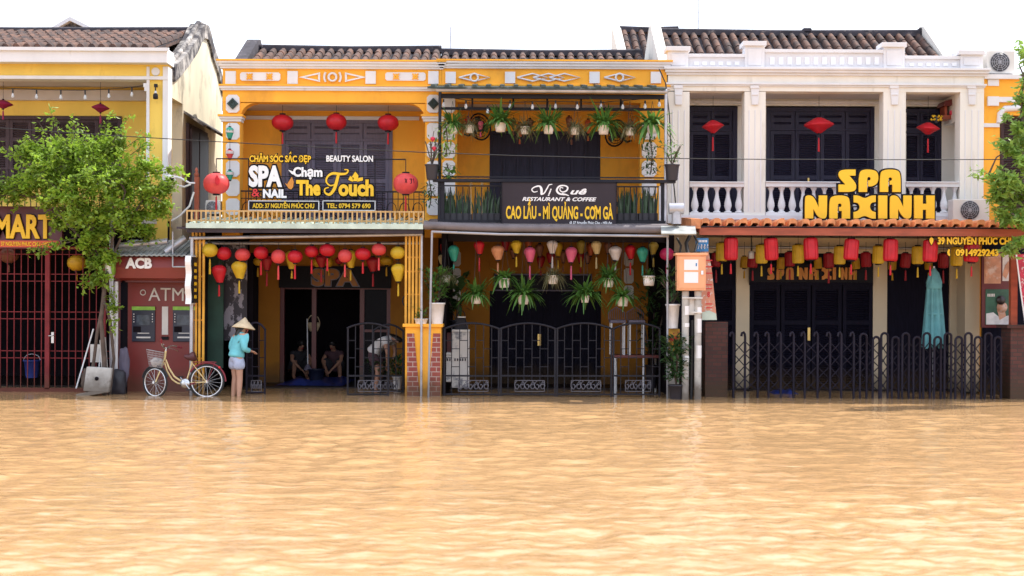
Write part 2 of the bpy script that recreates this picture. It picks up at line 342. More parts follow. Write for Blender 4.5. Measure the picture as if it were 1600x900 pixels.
def glyph(parent, ch, x0, y0, x1, y1, Y, m, edge=None, ext=.03, off=.022):
    org = ORG[parent.name]; xc, yc = (x0+x1)/2, (y0+y1)/2
    X0, X1, Z0, Z1 = wx(x0,Y,yc), wx(x1,Y,yc), wz(y1,Y,xc), wz(y0,Y,xc)
    pts = [(X0 + p[0]*(X1-X0), Z0 + p[1]*(Z1-Z0)) for p in smooth(*[GLY[ch][0], 2, GLY[ch][1]])]
    def one(o_, mm, YY, nm, par):
        me = poly_mesh([pts], o_)
        for v in me.vertices: v.co = Vector((v.co.x, YY - v.co.z * ext, v.co.y)) - org
        me.flip_normals(); me.materials.append(mm); ob = meshobj(nm, me, par); ORG[ob.name] = org; return ob
    a = one(0, m, Y, 'letter', parent)
    if edge: one(off, edge, Y + ext * .9, 'letter_edge', a)
def ribbon(parent, pts, widths, Y, m, ext=.012, name='lettering', n=5):   # brush stroke: photo points with widths in px
    fine, ww = [], []
    for i in range(len(pts)-1):
        p0 = pts[max(i-1,0)]; p1 = pts[i]; p2 = pts[i+1]; p3 = pts[min(i+2,len(pts)-1)]
        for k in range(n):
            t = k/n; fine.append(tuple(.5*(2*p1[j]+(p2[j]-p0[j])*t+(2*p0[j]-5*p1[j]+4*p2[j]-p3[j])*t*t+(3*p1[j]-p0[j]-3*p2[j]+p3[j])*t**3) for j in (0,1)))
            ww.append(widths[i]*(1-t)+widths[i+1]*t)
    fine.append(pts[-1]); ww.append(widths[-1]); mb = MB(); vs = []
    for i, p in enumerate(fine):
        a, b = fine[max(i-1,0)], fine[min(i+1,len(fine)-1)]; dx, dy = b[0]-a[0], b[1]-a[1]; q = math.hypot(dx,dy) or 1
        for sgn in (-1,1):
            v = pt(p[0]-dy/q*ww[i]/2*sgn, p[1]+dx/q*ww[i]/2*sgn, Y); vs += [v, v + Vector((0,-ext,0))]
    for i in range(len(fine)-1):
        a = i*4; mb_f = [(a,a+4,a+6,a+2),(a+1,a+3,a+7,a+5),(a,a+1,a+5,a+4),(a+2,a+6,a+7,a+3)]
        mb.f += mb_f; mb.sm += [False]*4; mb.mi += [0]*4
    mb.v = [tuple(v) for v in vs]; return mb.build(name, m, parent)
# ------------------------------------------------------------------ flood water
YG, YA, YF, YB, YI, YP = 25.5, 25.2, 26.8, 28.0, 31.0, 29.0    # gate line, awning edge, facade, recessed wall, back of rooms
def water_mesh():
    g = np.random.default_rng(3)
    ys = [-400, -100, -30, -6, 1.5, 4.0, 6.0]
    y = 7.0
    while y < 28.2: ys.append(y); y += min(.075, y*y/2446*1.1)
    ys += [30, 36, 60, 150, 600, 1500]
    us = np.concatenate([[-120,-12,-2,-1,-.6], np.linspace(-.47,.47,460), [.6,1,2,12,120]])
    Y = np.array(ys)[:,None]; X = us[None,:] * np.maximum(np.abs(Y), 4.0); Yb = np.broadcast_to(Y, X.shape)
    Z = np.zeros_like(X)
    for i in range(54):
        lam = .16 * (1.0/.16) ** g.random(); th = g.normal(-math.pi/2, .75); k = 2*math.pi/lam; ph = g.random()*6.28
        A = .0031 * lam ** .95 * (0.6 + .8*g.random())
        arg = k*(X*math.cos(th) + Yb*math.sin(th)) + ph + .9*np.sin(.5*X + i) + .9*np.sin(.37*Yb + 2.1*i)
        s = np.sin(arg); Z += A * (s + .22*np.cos(2*arg))
    gust = .75 + .35*np.sin(.45*X+.8*np.sin(.3*Yb))*np.sin(.6*Yb+1.0+.5*np.sin(.4*X))
    fade = np.clip((26.5 - Yb) / 5.0, .22, 1.0) * np.clip((np.abs(us)[None,:] < .5), 0, 1) * ((Yb > 3.9) & (Yb < 28.3))
    Z = Z * gust * fade
    n, m = X.shape; v = np.stack([X, Yb, Z], -1).reshape(-1, 3).astype(np.float32)
    a = (np.arange(n-1)[:,None]*m + np.arange(m-1)[None,:]).ravel(); f = np.stack([a, a+1, a+m+1, a+m], -1)
    me = bpy.data.meshes.new('flood_water'); me.vertices.add(len(v)); me.vertices.foreach_set('co', v.ravel())
    me.loops.add(f.size); me.loops.foreach_set('vertex_index', f.ravel().astype(np.int32)); me.polygons.add(len(f))
    me.polygons.foreach_set('loop_start', (np.arange(len(f))*4).astype(np.int32)); me.polygons.foreach_set('loop_total', np.full(len(f), 4, np.int32))
    me.polygons.foreach_set('use_smooth', np.ones(len(f), bool)); me.update(calc_edges=True); return me
mw = mat('muddy_flood_water', (.47,.286,.138), .11, .08, .45, spec=.5)
b_ = mw.node_tree.nodes['Principled BSDF']; b_.inputs['IOR'].default_value = 1.33
t_ = mw.node_tree; g_ = [n for n in t_.nodes if n.type == 'NEW_GEOMETRY'][0]
prev = None
sy_ = t_.nodes.new('ShaderNodeSeparateXYZ'); t_.links.new(g_.outputs['Position'], sy_.inputs[0])
fd_ = t_.nodes.new('ShaderNodeMapRange'); fd_.inputs[1].default_value = 9; fd_.inputs[2].default_value = 24.5; fd_.inputs[3].default_value = 1; fd_.inputs[4].default_value = .30; t_.links.new(sy_.outputs[1], fd_.inputs[0])
for sc_, st_, ds_, str_ in ((3.4, (.5,1.2,1), .060, .5), (8, (.55,1.25,1), .026, .55), (18, (.65,1.1,1), .006, .4)):
    m_ = t_.nodes.new('ShaderNodeMapping'); m_.inputs['Scale'].default_value = st_; t_.links.new(g_.outputs['Position'], m_.inputs[0])
    n_ = t_.nodes.new('ShaderNodeTexNoise'); n_.inputs['Scale'].default_value = sc_; n_.inputs['Detail'].default_value = 2.5; n_.inputs['Distortion'].default_value = .6; t_.links.new(m_.outputs[0], n_.inputs[0])
    p_ = t_.nodes.new('ShaderNodeBump'); p_.inputs['Strength'].default_value = str_; p_.inputs['Distance'].default_value = ds_
    ml_ = t_.nodes.new('ShaderNodeMath'); ml_.operation = 'MULTIPLY'; t_.links.new(n_.outputs[0], ml_.inputs[0]); t_.links.new(fd_.outputs[0], ml_.inputs[1]); t_.links.new(ml_.outputs[0], p_.inputs['Height'])
    if prev: t_.links.new(prev.outputs[0], p_.inputs['Normal'])
    prev = p_
t_.links.new(prev.outputs[0], b_.inputs['Normal'])
wm = water_mesh(); wm.materials.append(mw)
tag(meshobj('flood_water', wm), 'rippled brown flood water covering the whole street', None, kind='structure')

# ------------------------------------------------------------------ house helpers
def tile_roof(parent, X0, X1, Ye, Ze, Yr, Zr, pitch=.20, row=.5, m=None, name='roof', ridge=True, r=.074):
    mb = MB(); nx = max(1, int(round((X1-X0)/pitch))); p = (X1-X0)/nx
    sl = Vector((0, Yr-Ye, Zr-Ze)); Ln = sl.length; d = sl/Ln; nrm = Vector((0, -d.z, d.y))
    nr = int(math.ceil(Ln/row)); row = Ln/nr
    mb.obox(Vector(((X0+X1)/2, (Ye+Yr)/2, (Ze+Zr)/2)) - nrm*.05, (max((X1-X0)/2-.01,.01),0,0), d*(Ln/2), nrm*.03)
    for i in range(nx):
        xc = X0 + p*(i+.5) + rnd.uniform(-.008,.008)
        for j in range(nr):
            a = Vector((xc + rnd.uniform(-.006,.006), Ye, Ze)) + d*(row*j - .03); b = a + d*(row*1.15)
            vs = []
            for q, rad, lift in ((a, r, .010 + rnd.uniform(0,.006)), (b, r*.95, .002)):
                for k in range(6):
                    an = math.pi*k/5; vs.append(q + Vector((math.cos(an)*rad,0,0)) + nrm*(math.sin(an)*rad*1.35+lift))
            mb.add(vs, [(k,k+1,k+7,k+6) for k in range(5)], True); mb.add(vs[:6], [(5,4,3,2,1,0)])
    o = mb.build(name, m or M['tile'], parent)
    sh2 = MB(); sh2.obox(Vector(((X0+X1)/2, (Ye+Yr)/2, (Ze+Zr)/2)) - nrm*.012, (max((X1-X0)/2-.012,.01),0,0), d*(Ln/2-.01), nrm*.004); sh2.build('tile_bed', M['ridge'], parent)
    if ridge:
        rb = MB(); rb.box(X0, Yr-.10, Zr+.0, X1, Yr+.10, Zr+.09); rb.path([(X0,Yr,Zr+.11),((X0+X1)/2,Yr,Zr+.085),(X1,Yr,Zr+.11)], .05, 8)
        rb.build('ridge', M['ridge'], o)
    return o
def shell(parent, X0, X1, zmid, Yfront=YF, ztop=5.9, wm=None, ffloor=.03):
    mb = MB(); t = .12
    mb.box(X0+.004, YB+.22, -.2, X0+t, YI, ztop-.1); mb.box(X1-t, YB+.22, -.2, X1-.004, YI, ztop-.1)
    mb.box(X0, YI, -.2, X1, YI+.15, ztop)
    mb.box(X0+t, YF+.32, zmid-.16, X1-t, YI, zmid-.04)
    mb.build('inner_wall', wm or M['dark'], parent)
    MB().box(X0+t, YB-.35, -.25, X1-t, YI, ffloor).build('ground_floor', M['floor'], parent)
def shutter(parent, x0, y0, x1, y1, Y, m, slats=True, split=.42, name='shutter', step=.045):
    X0, X1 = wx(x0,Y,(y0+y1)/2), wx(x1,Y,(y0+y1)/2); Z0, Z1 = wz(y1,Y,(x0+x1)/2), wz(y0,Y,(x0+x1)/2); mb = MB(); f = min(.07,(X1-X0)*.16)
    zm = Z1 - (Z1-Z0)*split
    mb.box(X0,Y,Z0,X0+f,Y+.05,Z1); mb.box(X1-f,Y,Z0,X1,Y+.05,Z1)
    for a, b in ((Z0,Z0+f*1.2),(zm-f*.6,zm+f*.6),(Z1-f,Z1)): mb.box(X0+f,Y+.002,a,X1-f,Y+.05,b)
    mb.box(X0+f,Y+.045,Z0+.01,X1-f,Y+.06,Z1-.01)
    if slats:
        for a, b in ((Z0+f*1.2,zm-f*.6),(zm+f*.6,Z1-f)):
            z = a + step*.6
            while z < b - .01:
                mb.obox(((X0+X1)/2,Y+.026,z),((X1-X0)/2-f,0,0),(0,.016,.012),(0,-.003,.004)); z += step
    else:
        for a, b in ((Z0+f*1.2,zm-f*.6),(zm+f*.6,Z1-f)): mb.box(X0+f*1.6,Y+.028,a+.04,X1-f*1.6,Y+.044,b-.04)
    return mb.build(name, m, parent)
def shutters(parent, x0, y0, x1, y1, Y, n, m, frame=5, top=None, **kw):
    fr = MB(); fr.pb(x0,y0,x0+frame,y1,Y-.03,.16); fr.pb(x1-frame,y0,x1,y1,Y-.03,.16); fr.pb(x0+frame,y0,x1-frame,y0+frame,Y-.028,.158)
    ya = y0 + frame
    if top:
        fr.pb(x0+frame,y0+top-3,x1-frame,y0+top,Y-.02,.12)
        for i in range(n):
            a = x0+frame+(x1-x0-2*frame)*i/n; b = x0+frame+(x1-x0-2*frame)*(i+1)/n
            shutter(parent,a+.5,ya,b-.5,y0+top-3,Y,m,split=.5,name='transom',**{k:v for k,v in kw.items() if k!='split'})
        ya = y0 + top
    fr.build('door_frame', m, parent)
    for i in range(n):
        a = x0+frame+(x1-x0-2*frame)*i/n; b = x0+frame+(x1-x0-2*frame)*(i+1)/n
        shutter(parent,a+.4,ya+.4,b-.4,y1,Y,m,**kw)
def cornice(mb, X0, X1, Z, Y, steps):               # stacked mouldings: (height, projection)
    z = Z
    for h, p in steps: mb.box(X0-p*.6, Y-p, z, X1+p*.6, Y+.22, z+h); z += h
def railing(parent, x0, x1, y0, y1, Y, m, step=4, scroll=True, name='balcony_railing'):
    mb = MB(); xm, yc = (x0+x1)/2, (y0+y1)/2; X0, X1 = wx(x0,Y,yc), wx(x1,Y,yc); Z0, Z1 = wz(y1,Y,xm), wz(y0,Y,xm); h = Z1-Z0
    for z in (Z0+.015, Z1-.015): mb.box(X0,Y-.018,z-.014,X1,Y+.018,z+.014)
    n = max(2,int((x1-x0)/step))
    for i in range(n+1):
        X = X0+(X1-X0)*i/n; mb.box(X-.007,Y-.007,Z0+.03,X+.007,Y+.007,Z1-.03)
    if scroll:
        mb.box(X0,Y-.012,Z1-h*.28,X1,Y+.012,Z1-h*.28+.014)
        k = int((X1-X0)/(h*.42))
        for i in range(k):
            c = Vector((X0+(X1-X0)*(i+.5)/k,Y-.012,Z0+h*.36)); mb.path([c+Vector((math.cos(a)*h*.17,0,math.sin(a)*h*.26)) for a in np.linspace(0,2*math.pi,11)],.009,4,caps=False)
    return mb.build(name, m, parent)
def rounded_block(mb, x0, y0, x1, y1, Y, d):
    xc, yc = (x0+x1)/2,(y0+y1)/2; X0,X1,Z0,Z1 = wx(x0,Y,yc),wx(x1,Y,yc),wz(y1,Y,xc),wz(y0,Y,xc); c = min(X1-X0,Z1-Z0)*.2
    mb.prism([(X0+c,Z0),(X1-c,Z0),(X1,Z0+c),(X1,Z1-c),(X1-c,Z1),(X0+c,Z1),(X0,Z1-c),(X0,Z0+c)],Y,Y+d)
def lattice_poly(mb, pts, Y, d): mb.prism([P(x,y,Y) for x,y in pts],Y,Y+d)

# ------------------------------------------------------------------ mustard shop house at the left
Xs = wx(262, YF, 200); XL = -14.0
lh = thing('row_house', 'mustard yellow two storey house with a stained side wall at the left end', 'house', (-9.5,YF,0), 'houses in the flooded row')
zE = wz(98, 26.6, 130); zR = wz(53, 29.9, 150)
mb = MB()
zs = lambda y: wz(y, YB, 100)
mb.box(XL,YB,zs(181),Xs-.2,YB+.2,zs(120)); xa = wx(190,YB,230)
mb.box(xa,YB,.0,Xs-.2,YB+.2,zs(181)-.002); mb.box(XL,YB,zs(345),xa-.002,YB+.2,zs(292))
zf0, zf1 = wz(120,YF,130), wz(98,YF,130)
mb.box(XL,YF,zf0,Xs,YF+.25,zf1)
mb.box(wx(232,YF,200),YF+.02,wz(420,YF,245),Xs-.002,YF+.3,zf0-.002)
mb.build('wall', M['left_yellow'], lh)
mb = MB(); mb.box(XL,26.55,wz(97,26.55,130),Xs+.04,YF+.3,wz(75,26.55,130)); mb.box(XL,26.5,wz(79,26.5,130),Xs+.08,26.56,wz(73.5,26.5,130)-.002)
mb.box(XL,YF-.04,zf0-.05,Xs+.01,YF+.28,zf0+.012)
mb.build('cornice', M['white'], lh)
mb = MB(); mb.pb(228.5,104,233,300,YF-.02,.3); mb.pb(254,104,262.4,300,YF-.025,.31)
mb.lathe([(.075,0),(.08,.03)],(wx(243.5,YF,112),YF-.032,wz(112,YF,243)),16,axis='y'); mb.pb(224,130,229,136,YF-.02,.2); mb.pb(225.5,136,229,142,YF-.018,.2)
mb.build('pillar_trim', M['white'], lh)
mb = MB(); mb.box(XL,YF+.25,zf0-.02,Xs-.2,YB,zf0+.06); mb.pb(-200,140,250,156,YB-.12,.12); mb.build('balcony_ceiling', M['ceiling'], lh)
MB().box(XL,YF-.1,wz(345,YF,100)-.05,Xs-.2,YB+2.9,wz(345,YF,100)+.1).build('balcony_floor', M['ceiling'], lh)
for i in range(10): shutter(lh,-160+i*34.9,186,-160+(i+1)*34.9-.6,292,YB+.02,M['brown_wood'],split=.3)
mb = MB(); mb.pb(-160,181,190,186,YB-.03,.15); mb.pb(184,186,190,292,YB-.03,.15); mb.build('door_frame', M['brown_wood'], lh)
railing(lh, -150, 228, 262, 340, YF+.12, M['brown_wood'], 9, False)
def side(px, py, X=None):
    Y = (X or Xs)*F/(px-800); return (Y, wz(py,Y,px))
out = [side(*p) for p in ((268,103),(275,97),(290,79),(303,60),(310,44),(315,37),(321,40),(325,52),(328,67),(337,93),(345,130))]
inn = [(y, z-.30) for y, z in out]
mb = MB(); mb.prism([(YB,0),(YB,5.56),(YF+.1,5.56)] + inn + [(inn[-1][0]+.02,0)], Xs-.2, Xs, 'x'); mb.build('side_wall', M['side_wall'], lh)
mb = MB(); mb.prism(out+inn[::-1], Xs-.26, Xs+.05, 'x'); mb.path([(Xs-.1,y,z+.02) for y,z in out],.05,8); mb.build('gable_coping', M['moss'], lh)
tile_roof(lh, XL, Xs-.28, 26.62, wz(77,26.62,130), 29.9, zR)
mb = MB(); mb.box(XL,29.92,5.5,Xs-.25,30.0,zR-.02); mb.obox((-10.6,31.4,zR-.55),(3.8,0,0),(0,1.5,-.5),(0,.02,.05)); mb.build('rear_roof', M['ridge'], lh)
y0s, y1s = side(289,260)[0], side(319,260)[0]
mb = MB(); mb.box(Xs,y0s,wz(345,y0s,289),Xs+.06,y1s,wz(192,y0s,289)); mb.box(Xs+.06,y0s+.1,wz(345,y0s,289),Xs+.1,y0s+.75,wz(200,y0s,289)); mb.box(Xs+.06,y0s+.85,wz(345,y0s,289),Xs+.1,y1s-.1,wz(200,y0s,289)); mb.build('side_shutter', M['brown_wood'], lh)
mb = MB(); zz = wz(190,y0s,289); mb.prism([(Xs,zz+.15),(Xs+.4,zz-.12),(Xs+.42,zz-.08),(Xs,zz+.2)],y0s-.2,y1s+1.1); mb.build('side_canopy', M['moss'], lh)
shell(lh, XL, Xs-.2, wz(345,YF,100))
mb = MB(); mb.box(wx(168,YF,450),YF+.05,-.2,Xs,YF+.2,wz(345,YF,200)); mb.box(XL,YF-.3,wz(395,26.4,80),wx(168,26.4,450),YF+.0,wz(330,26.4,80)); mb.build('shop_wall', M['dark'], lh)
# far gable peeking over the ridge
fg = thing('rear_gable', 'grey and white gable peak rising behind the left tiled roof', 'gable', (wx(115,36,40),36,0))
mb = MB(); mb.prism([P(72,52,36),P(112,31,36),P(158,52,36),P(158,300,36),P(72,300,36)],36,36.3); mb.build('wall', M['moss'], fg)
mb = MB(); mb.prism([P(70,52,36),P(112,27.5,36),P(160,52,36),P(150,52,36),P(112,34,36),P(80,52,36)],35.85,36.45); mb.build('coping', M['white'], fg)

# ------------------------------------------------------------------ orange house with the spa (x 345..690) and the restaurant half (690..1040)
X0, X1, X2 = wx(347,YF,300), wx(689,YF,300), wx(1041,YF,300)
def stack(mb, xa, xb, ypairs, Y=YF-.03, d=.05):
    for a, b in ypairs: rounded_block(mb, xa, a, xb, b, Y, d)
QY = [(192,218),(222,247),(251,276),(280,306),(310,336)]
def yellow_house(label, X0, X1, xl, xr, op0, op1, dx0, dx1, dy0, restaurant):
    h = thing('row_house', label, 'house', ((X0+X1)/2,YF,0), 'houses in the flooded row')
    xm = (xl+xr)/2; mb = MB(); zt = wz(100,YF,xm); zb = wz(160,YF,xm); zsl = wz(345,YF,xm)
    mb.box(X0,YF,zb,X1,YF+.3,zt)                                             # parapet and beam
    mb.box(X0,YF+.01,zsl-.3,wx(op0,YF,250),YF+.32,zb-.002); mb.box(wx(op1,YF,250),YF+.01,zsl-.3,X1,YF+.32,zb-.002)
    zd = wz(dy0,YB,xm)
    a, b = wx(dx0,YB,250), wx(dx1,YB,250)
    mb.box(X0+.004,YF+.33,zsl-.13,X0+.118,YB+.2,zb); mb.box(X1-.118,YF+.33,zsl-.13,X1-.004,YB+.2,zb)
    mb.box(X0+.12,YB,zd,X1-.12,YB+.2,5.8); mb.box(X0+.12,YB+.002,zsl,a,YB+.2,zd-.002); mb.box(b,YB+.002,zsl,X1-.12,YB+.2,zd-.002)
    mb.build('wall', M['spa_yellow'], h)
    MB().box(X0,YF-.06,zsl-.14,X1,YB+.2,zsl).build('balcony_floor', M['ceiling'], h)
    MB().box(X0+.1,YF+.3,zb+.0,X1-.1,YB,zb+.08).build('balcony_ceiling', M['ceiling'], h)
    mb = MB(); Yc = YF
    cornice(mb, X0, X1, wz(108,Yc,xm), Yc, [(.04,.06),(.05,.10),(.035,.14)])
    cornice(mb, X0, X1, wz(142,Yc,xm), Yc, [(.035,.05),(.04,.08)])
    mb.build('cornice', M['white'], h)
    mb = MB(); cornice(mb, X0, X1, wz(108,Yc,xm)+.127, Yc, [(.03,.16)]); cornice(mb, X0, X1, wz(142,Yc,xm)+.077, Yc, [(.03,.10)])
    posts = [xl+13, xl+110, xr-110, xr-12] if not restaurant else [xl+13, xl+106, xr-112, xr-16]
    for p in posts: mb.pb(p-13,96.5,p+13,99,YF-.1,.3)
    mb.build('cornice_band', M['spa_yellow'], h)
    return h, posts
sh, posts = yellow_house('orange two storey house with grey shutters behind its beauty salon lettering', X0, X1, 347, 689, 375, 664, 440, 613, 187, False)
mb = MB()
for p in posts: mb.pb(p-8,111,p+8,131,YF-.05,.06)
stack(mb,353,374,QY); stack(mb,667,687,QY); rounded_block(mb,353,148,374,176,YF-.03,.05); rounded_block(mb,667,148,687,176,YF-.03,.05)
for xa in (375,602): rounded_block(mb,xa,113,xa+63,126,YF-.03,.04)
build_split(mb,'quoin', M['white'], sh)
mb = MB()                                                                   # parapet ornament: arrows, ring, stars
Y = YF-.035
for s_, xx in ((1,467),(-1,572)):
    q = lambda dx, y: (xx+s_*dx, y)
    for poly in ([q(0,120.5),q(33,113),q(33,115.5),q(9,120.5)],[q(0,120.5),q(9,120.5),q(33,125.5),q(33,128)],[q(30,115.5),q(33,115.5),q(33,125.5),q(30,125.5)]): lattice_poly(mb, poly, Y, .05)
c = pt(519.5,120.5,Y)
for rad, a0, a1 in ((ms(6.2,Y),0,360),(ms(13,Y),-35,35),(ms(13,Y),145,215)): mb.path([c+Vector((math.cos(R(a))*rad,0,math.sin(R(a))*rad)) for a in np.linspace(a0,a1,14)],.022,5)
build_split(mb,'parapet_ornament', M['white'], sh)
mb = MB()
for cx in (390,421,619,649):
    for a in range(0,180,45):
        d_ = Vector((math.cos(R(a)),0,math.sin(R(a))))*ms(6.5 if a % 90 else 4.6,Y); c = pt(cx,119.5,YF-.038); mb.path([c-d_,c+d_],.017,4)
build_split(mb,'parapet_star', M['spa_yellow'], sh)
mb = MB()
for cx in (363.5,677):
    c = pt(cx,162,YF-.05); r_ = ms(9,YF); mb.prism([(c.x,c.z-r_),(c.x+r_,c.z),(c.x,c.z+r_),(c.x-r_,c.z)],c.y-.02,c.y+.03)
    for k in (.35,.7): mb.path([c+Vector((dx*r_*k,-.03,dz*r_*k)) for dx,dz in ((0,-1),(1,0),(0,1),(-1,0),(0,-1))],.012,4)
build_split(mb,'vent_tile', M['dkgreen_sheet'], sh)
mb = MB()
for xa in (348,664): cornice(mb, wx(xa,YF,190), wx(xa+27,YF,190), wz(190,YF,xa), YF, [(.05,.05),(.04,.09)])
mb.pb(384,181.5,655,187,YB-.05,.05)
build_split(mb,'capital', M['white'], sh)
mb = MB()
for xa in (348,664): cornice(mb, wx(xa,YF,190), wx(xa+27,YF,190), wz(190,YF,xa)+.091, YF, [(.035,.12)])
build_split(mb,'capital_top', M['spa_yellow'], sh)
mb = MB(); Xa, Xb, zb_ = wx(375,YF,165), wx(664,YF,165), wz(161,YF,519)    # rounded ends of the beam
for xe, s_ in ((Xa,1),(Xb,-1)):
    mb.prism([(xe,zb_),(xe+s_*.30,zb_)]+[(xe+s_*(.30-.30*math.sin(R(t_a))), zb_-.30+.30*math.cos(R(t_a))) for t_a in range(15,91,15)],YF+.02,YF+.28)
build_split(mb,'beam_bracket', M['spa_yellow'], sh)
shutters(sh,440,187,613,345,YB,4,M['grey_wood'],top=33,split=.5)
railing(sh,376,663,298,345,YF+.1,M['iron'],8)
shell(sh, X0, X1, wz(345,YF,519))
tile_roof(sh, wx(372,27.2,90), wx(690,29.6,80), 27.05, 5.95, 29.6, wz(82,29.6,560))
mb = MB(); a, b = P(402,70,29.6), P(366,112,27.0)
xg = wx(398,29.6,72)
mb.prism([(27.0,5.9),(29.5,wz(72,29.6,400)+.12),(29.75,wz(72,29.6,400)+.16),(30.0,wz(72,29.6,400)),(33,5.7),(33,5.3),(27,5.3)],xg-.14,xg+.1,'x'); mb.build('gable_coping', M['ridge'], sh)
MB().pb(398,69,410,80,29.5,.25).build('ridge_finial', M['ridge'], sh, .03)
MB().box(X0,29.65,4,X1,29.8,wz(82,29.6,560)-.05).build('rear_wall', M['dark'], sh)
# spa ground floor: back wall, doorway, added porch sides
gm = MB(); zl = wz(350,YP,519); zd = wz(446,YP,519)
gm.box(X0+.12,YP,-.1,wx(437,YP,500),YP+.2,zl); gm.box(wx(610,YP,500),YP,-.1,X1-.12,YP+.2,zl); gm.box(wx(437,YP,500)+.002,YP,zd,wx(610,YP,500)-.002,YP+.2,zl); gm.build('shop_wall', M['porch_shade_ochre'], sh)
dm = MB()
for xx in (437,487,562,604): dm.pb(xx,449,xx+7,604,YP+.05,.12)
dm.pb(437,446,611,452,YP+.04,.13); dm.pb(568,515,604,519,YP+.06,.08); dm.build('shop_door', M['maroon'], sh)
gl = MB(); gl.pb(569,452,604,515,YP+.12,.02); gl.pb(569,519,604,604,YP+.12,.02); build_split(gl,'door_glass', M['glass_dark'], sh)
pw = MB(); pw.box(wx(303,26.5),26.5,-.25,wx(321,26.5),YP,3.05); pw.build('added_porch_wall', M['dark'], sh)  # side wall added to block light coming through the porch gap
pw = MB(); pw.box(-6.7,YP,-.25,X0+.1,YP+.15,3.1); pw.build('added_porch_wall', M['dark'], sh)  # filler wall added to shut off the bright alley gap
pw = MB(); pw.box(wx(690,26.0),26.0,-.25,wx(697,26.0),YP,3.0); pw.build('added_porch_wall', M['dark'], sh)  # divider added to cut the light between the two porches
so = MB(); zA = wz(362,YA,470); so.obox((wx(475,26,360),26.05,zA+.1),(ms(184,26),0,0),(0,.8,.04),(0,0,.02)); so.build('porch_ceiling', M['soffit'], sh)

rh, posts = yellow_house('orange two storey house half hidden by a canopy of hanging ferns', X1+.004, X2, 691, 1041, 714, 1000, 765, 938, 205, True)
mb = MB()
for p in posts: mb.pb(p-8,112,p+8,130,YF-.05,.06)
stack(mb,691.5,711,QY); stack(mb,1003,1026,QY); rounded_block(mb,692,148,711,176,YF-.03,.05)
build_split(mb,'quoin', M['white'], rh)
mb = MB(); Y = YF-.035
for c0, n_ in ((741,1),(857,3),(968,1)):
    for k in range(n_):
        cx = c0 + (k-(n_-1)/2)*25; mb.path([pt(cx-24,121,Y),pt(cx,115,Y),pt(cx+24,121,Y),pt(cx,127,Y),pt(cx-24,121,Y)],.018,4)
    if n_ == 1: c = pt(c0,121,Y-.01); mb.path([c+Vector((math.cos(a)*ms(6,Y),0,math.sin(a)*ms(6,Y))) for a in np.linspace(0,6.283,13)],.02,5)
build_split(mb,'parapet_ornament', M['white'], rh)
dr = MB(); dr.pb(765,205,938,345,YB+.04,.06)
for k in range(9): dr.pb(765+k*21.2,205,768+k*21.2,345,YB-.01,.05)
dr.pb(765,205,938,210,YB-.03,.06); dr.build('balcony_door', M['navy_wood'], rh)
shell(rh, X1+.004, X2, wz(345,YF,860))
tile_roof(rh, wx(690,29.6,80), wx(1003,29.6,90), 27.05, 5.95, 29.6, wz(88,29.6,850))
MB().box(X1+.004,29.65,4,X2,29.8,wz(88,29.6,850)-.05).build('rear_wall', M['dark'], rh)
gm = MB(); zl = wz(352,YP,860)
gm.box(X1+.13,YP,-.1,wx(765,YP,500),YP+.2,zl); gm.box(wx(938,YP,500),YP,-.1,X2-.12,YP+.2,zl); gm.box(wx(765,YP,500)+.002,YP,wz(455,YP,850),wx(938,YP,500)-.002,YP+.2,zl); gm.build('shop_wall', M['porch_shade_ochre'], rh)
dm = MB(); dm.pb(765,455,938,612,YP+.05,.05)
for k in range(5): dm.pb(765+k*42.2,455,770+k*42.2,612,YP-.01,.06)
for k in range(4):
    for (ya, yb) in ((470,532),(545,560),(566,600)): dm.pb(774+k*42.2,ya,803+k*42.2,yb,YP+.03,.03)
dm.build('shop_door', M['dark_wood'], rh)
MB().pb(840,522,845,540,YP-.05,.04).build('door_handle', M['gold'], rh)
gq = MB()
for yy in (392,419,446): rounded_block(gq,975,yy,990,yy+24,YP-.03,.03); rounded_block(gq,704,yy,720,yy+24,YP-.03,.03)
build_split(gq,'lower_quoin', M['white'], rh)
pw = MB(); pw.box(wx(1044,26.0),26.0,-.25,wx(1053,26.0),YP,3.0); pw.build('added_porch_wall', M['dark'], rh)  # divider added to keep side light out of the restaurant porch
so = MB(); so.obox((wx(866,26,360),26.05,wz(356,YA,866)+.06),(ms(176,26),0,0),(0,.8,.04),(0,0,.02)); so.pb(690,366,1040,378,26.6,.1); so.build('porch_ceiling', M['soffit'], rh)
# small air vents on the parapet
for k, cx in enumerate((755,830,898,968)):
    g = MB(); g.pb(cx-21,96.5,cx+21,102,YF-.05,.2); 
    tag(g.build('parapet_vent', M['paper_white'], None, .005), ORDW[k] + ' thin white box from the left on top of the restaurant parapet', 'vent box', 'white boxes along the parapet')

# roof of a house further back
bh = thing('rear_house', 'taller dark tiled roof rising behind the gap beside the cream house', 'house', (wx(1000,32,60),32,0))
tile_roof(bh, wx(968,33,50), wx(1060,33,50), 31.0, wz(98,31,990), 33.0, wz(51,33,990))
mb = MB(); xg = wx(960,33,50); mb.prism([(30.6,wz(100,31,970)),(33,wz(42,33,957)),(33.3,wz(42,33,957)),(33.3,3),(30.6,3)],xg-.05,xg+.14,'x'); mb.build('gable_coping', M['cream'], bh)
MB().box(wx(962,31,100),31.1,3,wx(1060,31,100),31.3,wz(99,31,990)).build('wall', M['moss'], bh)

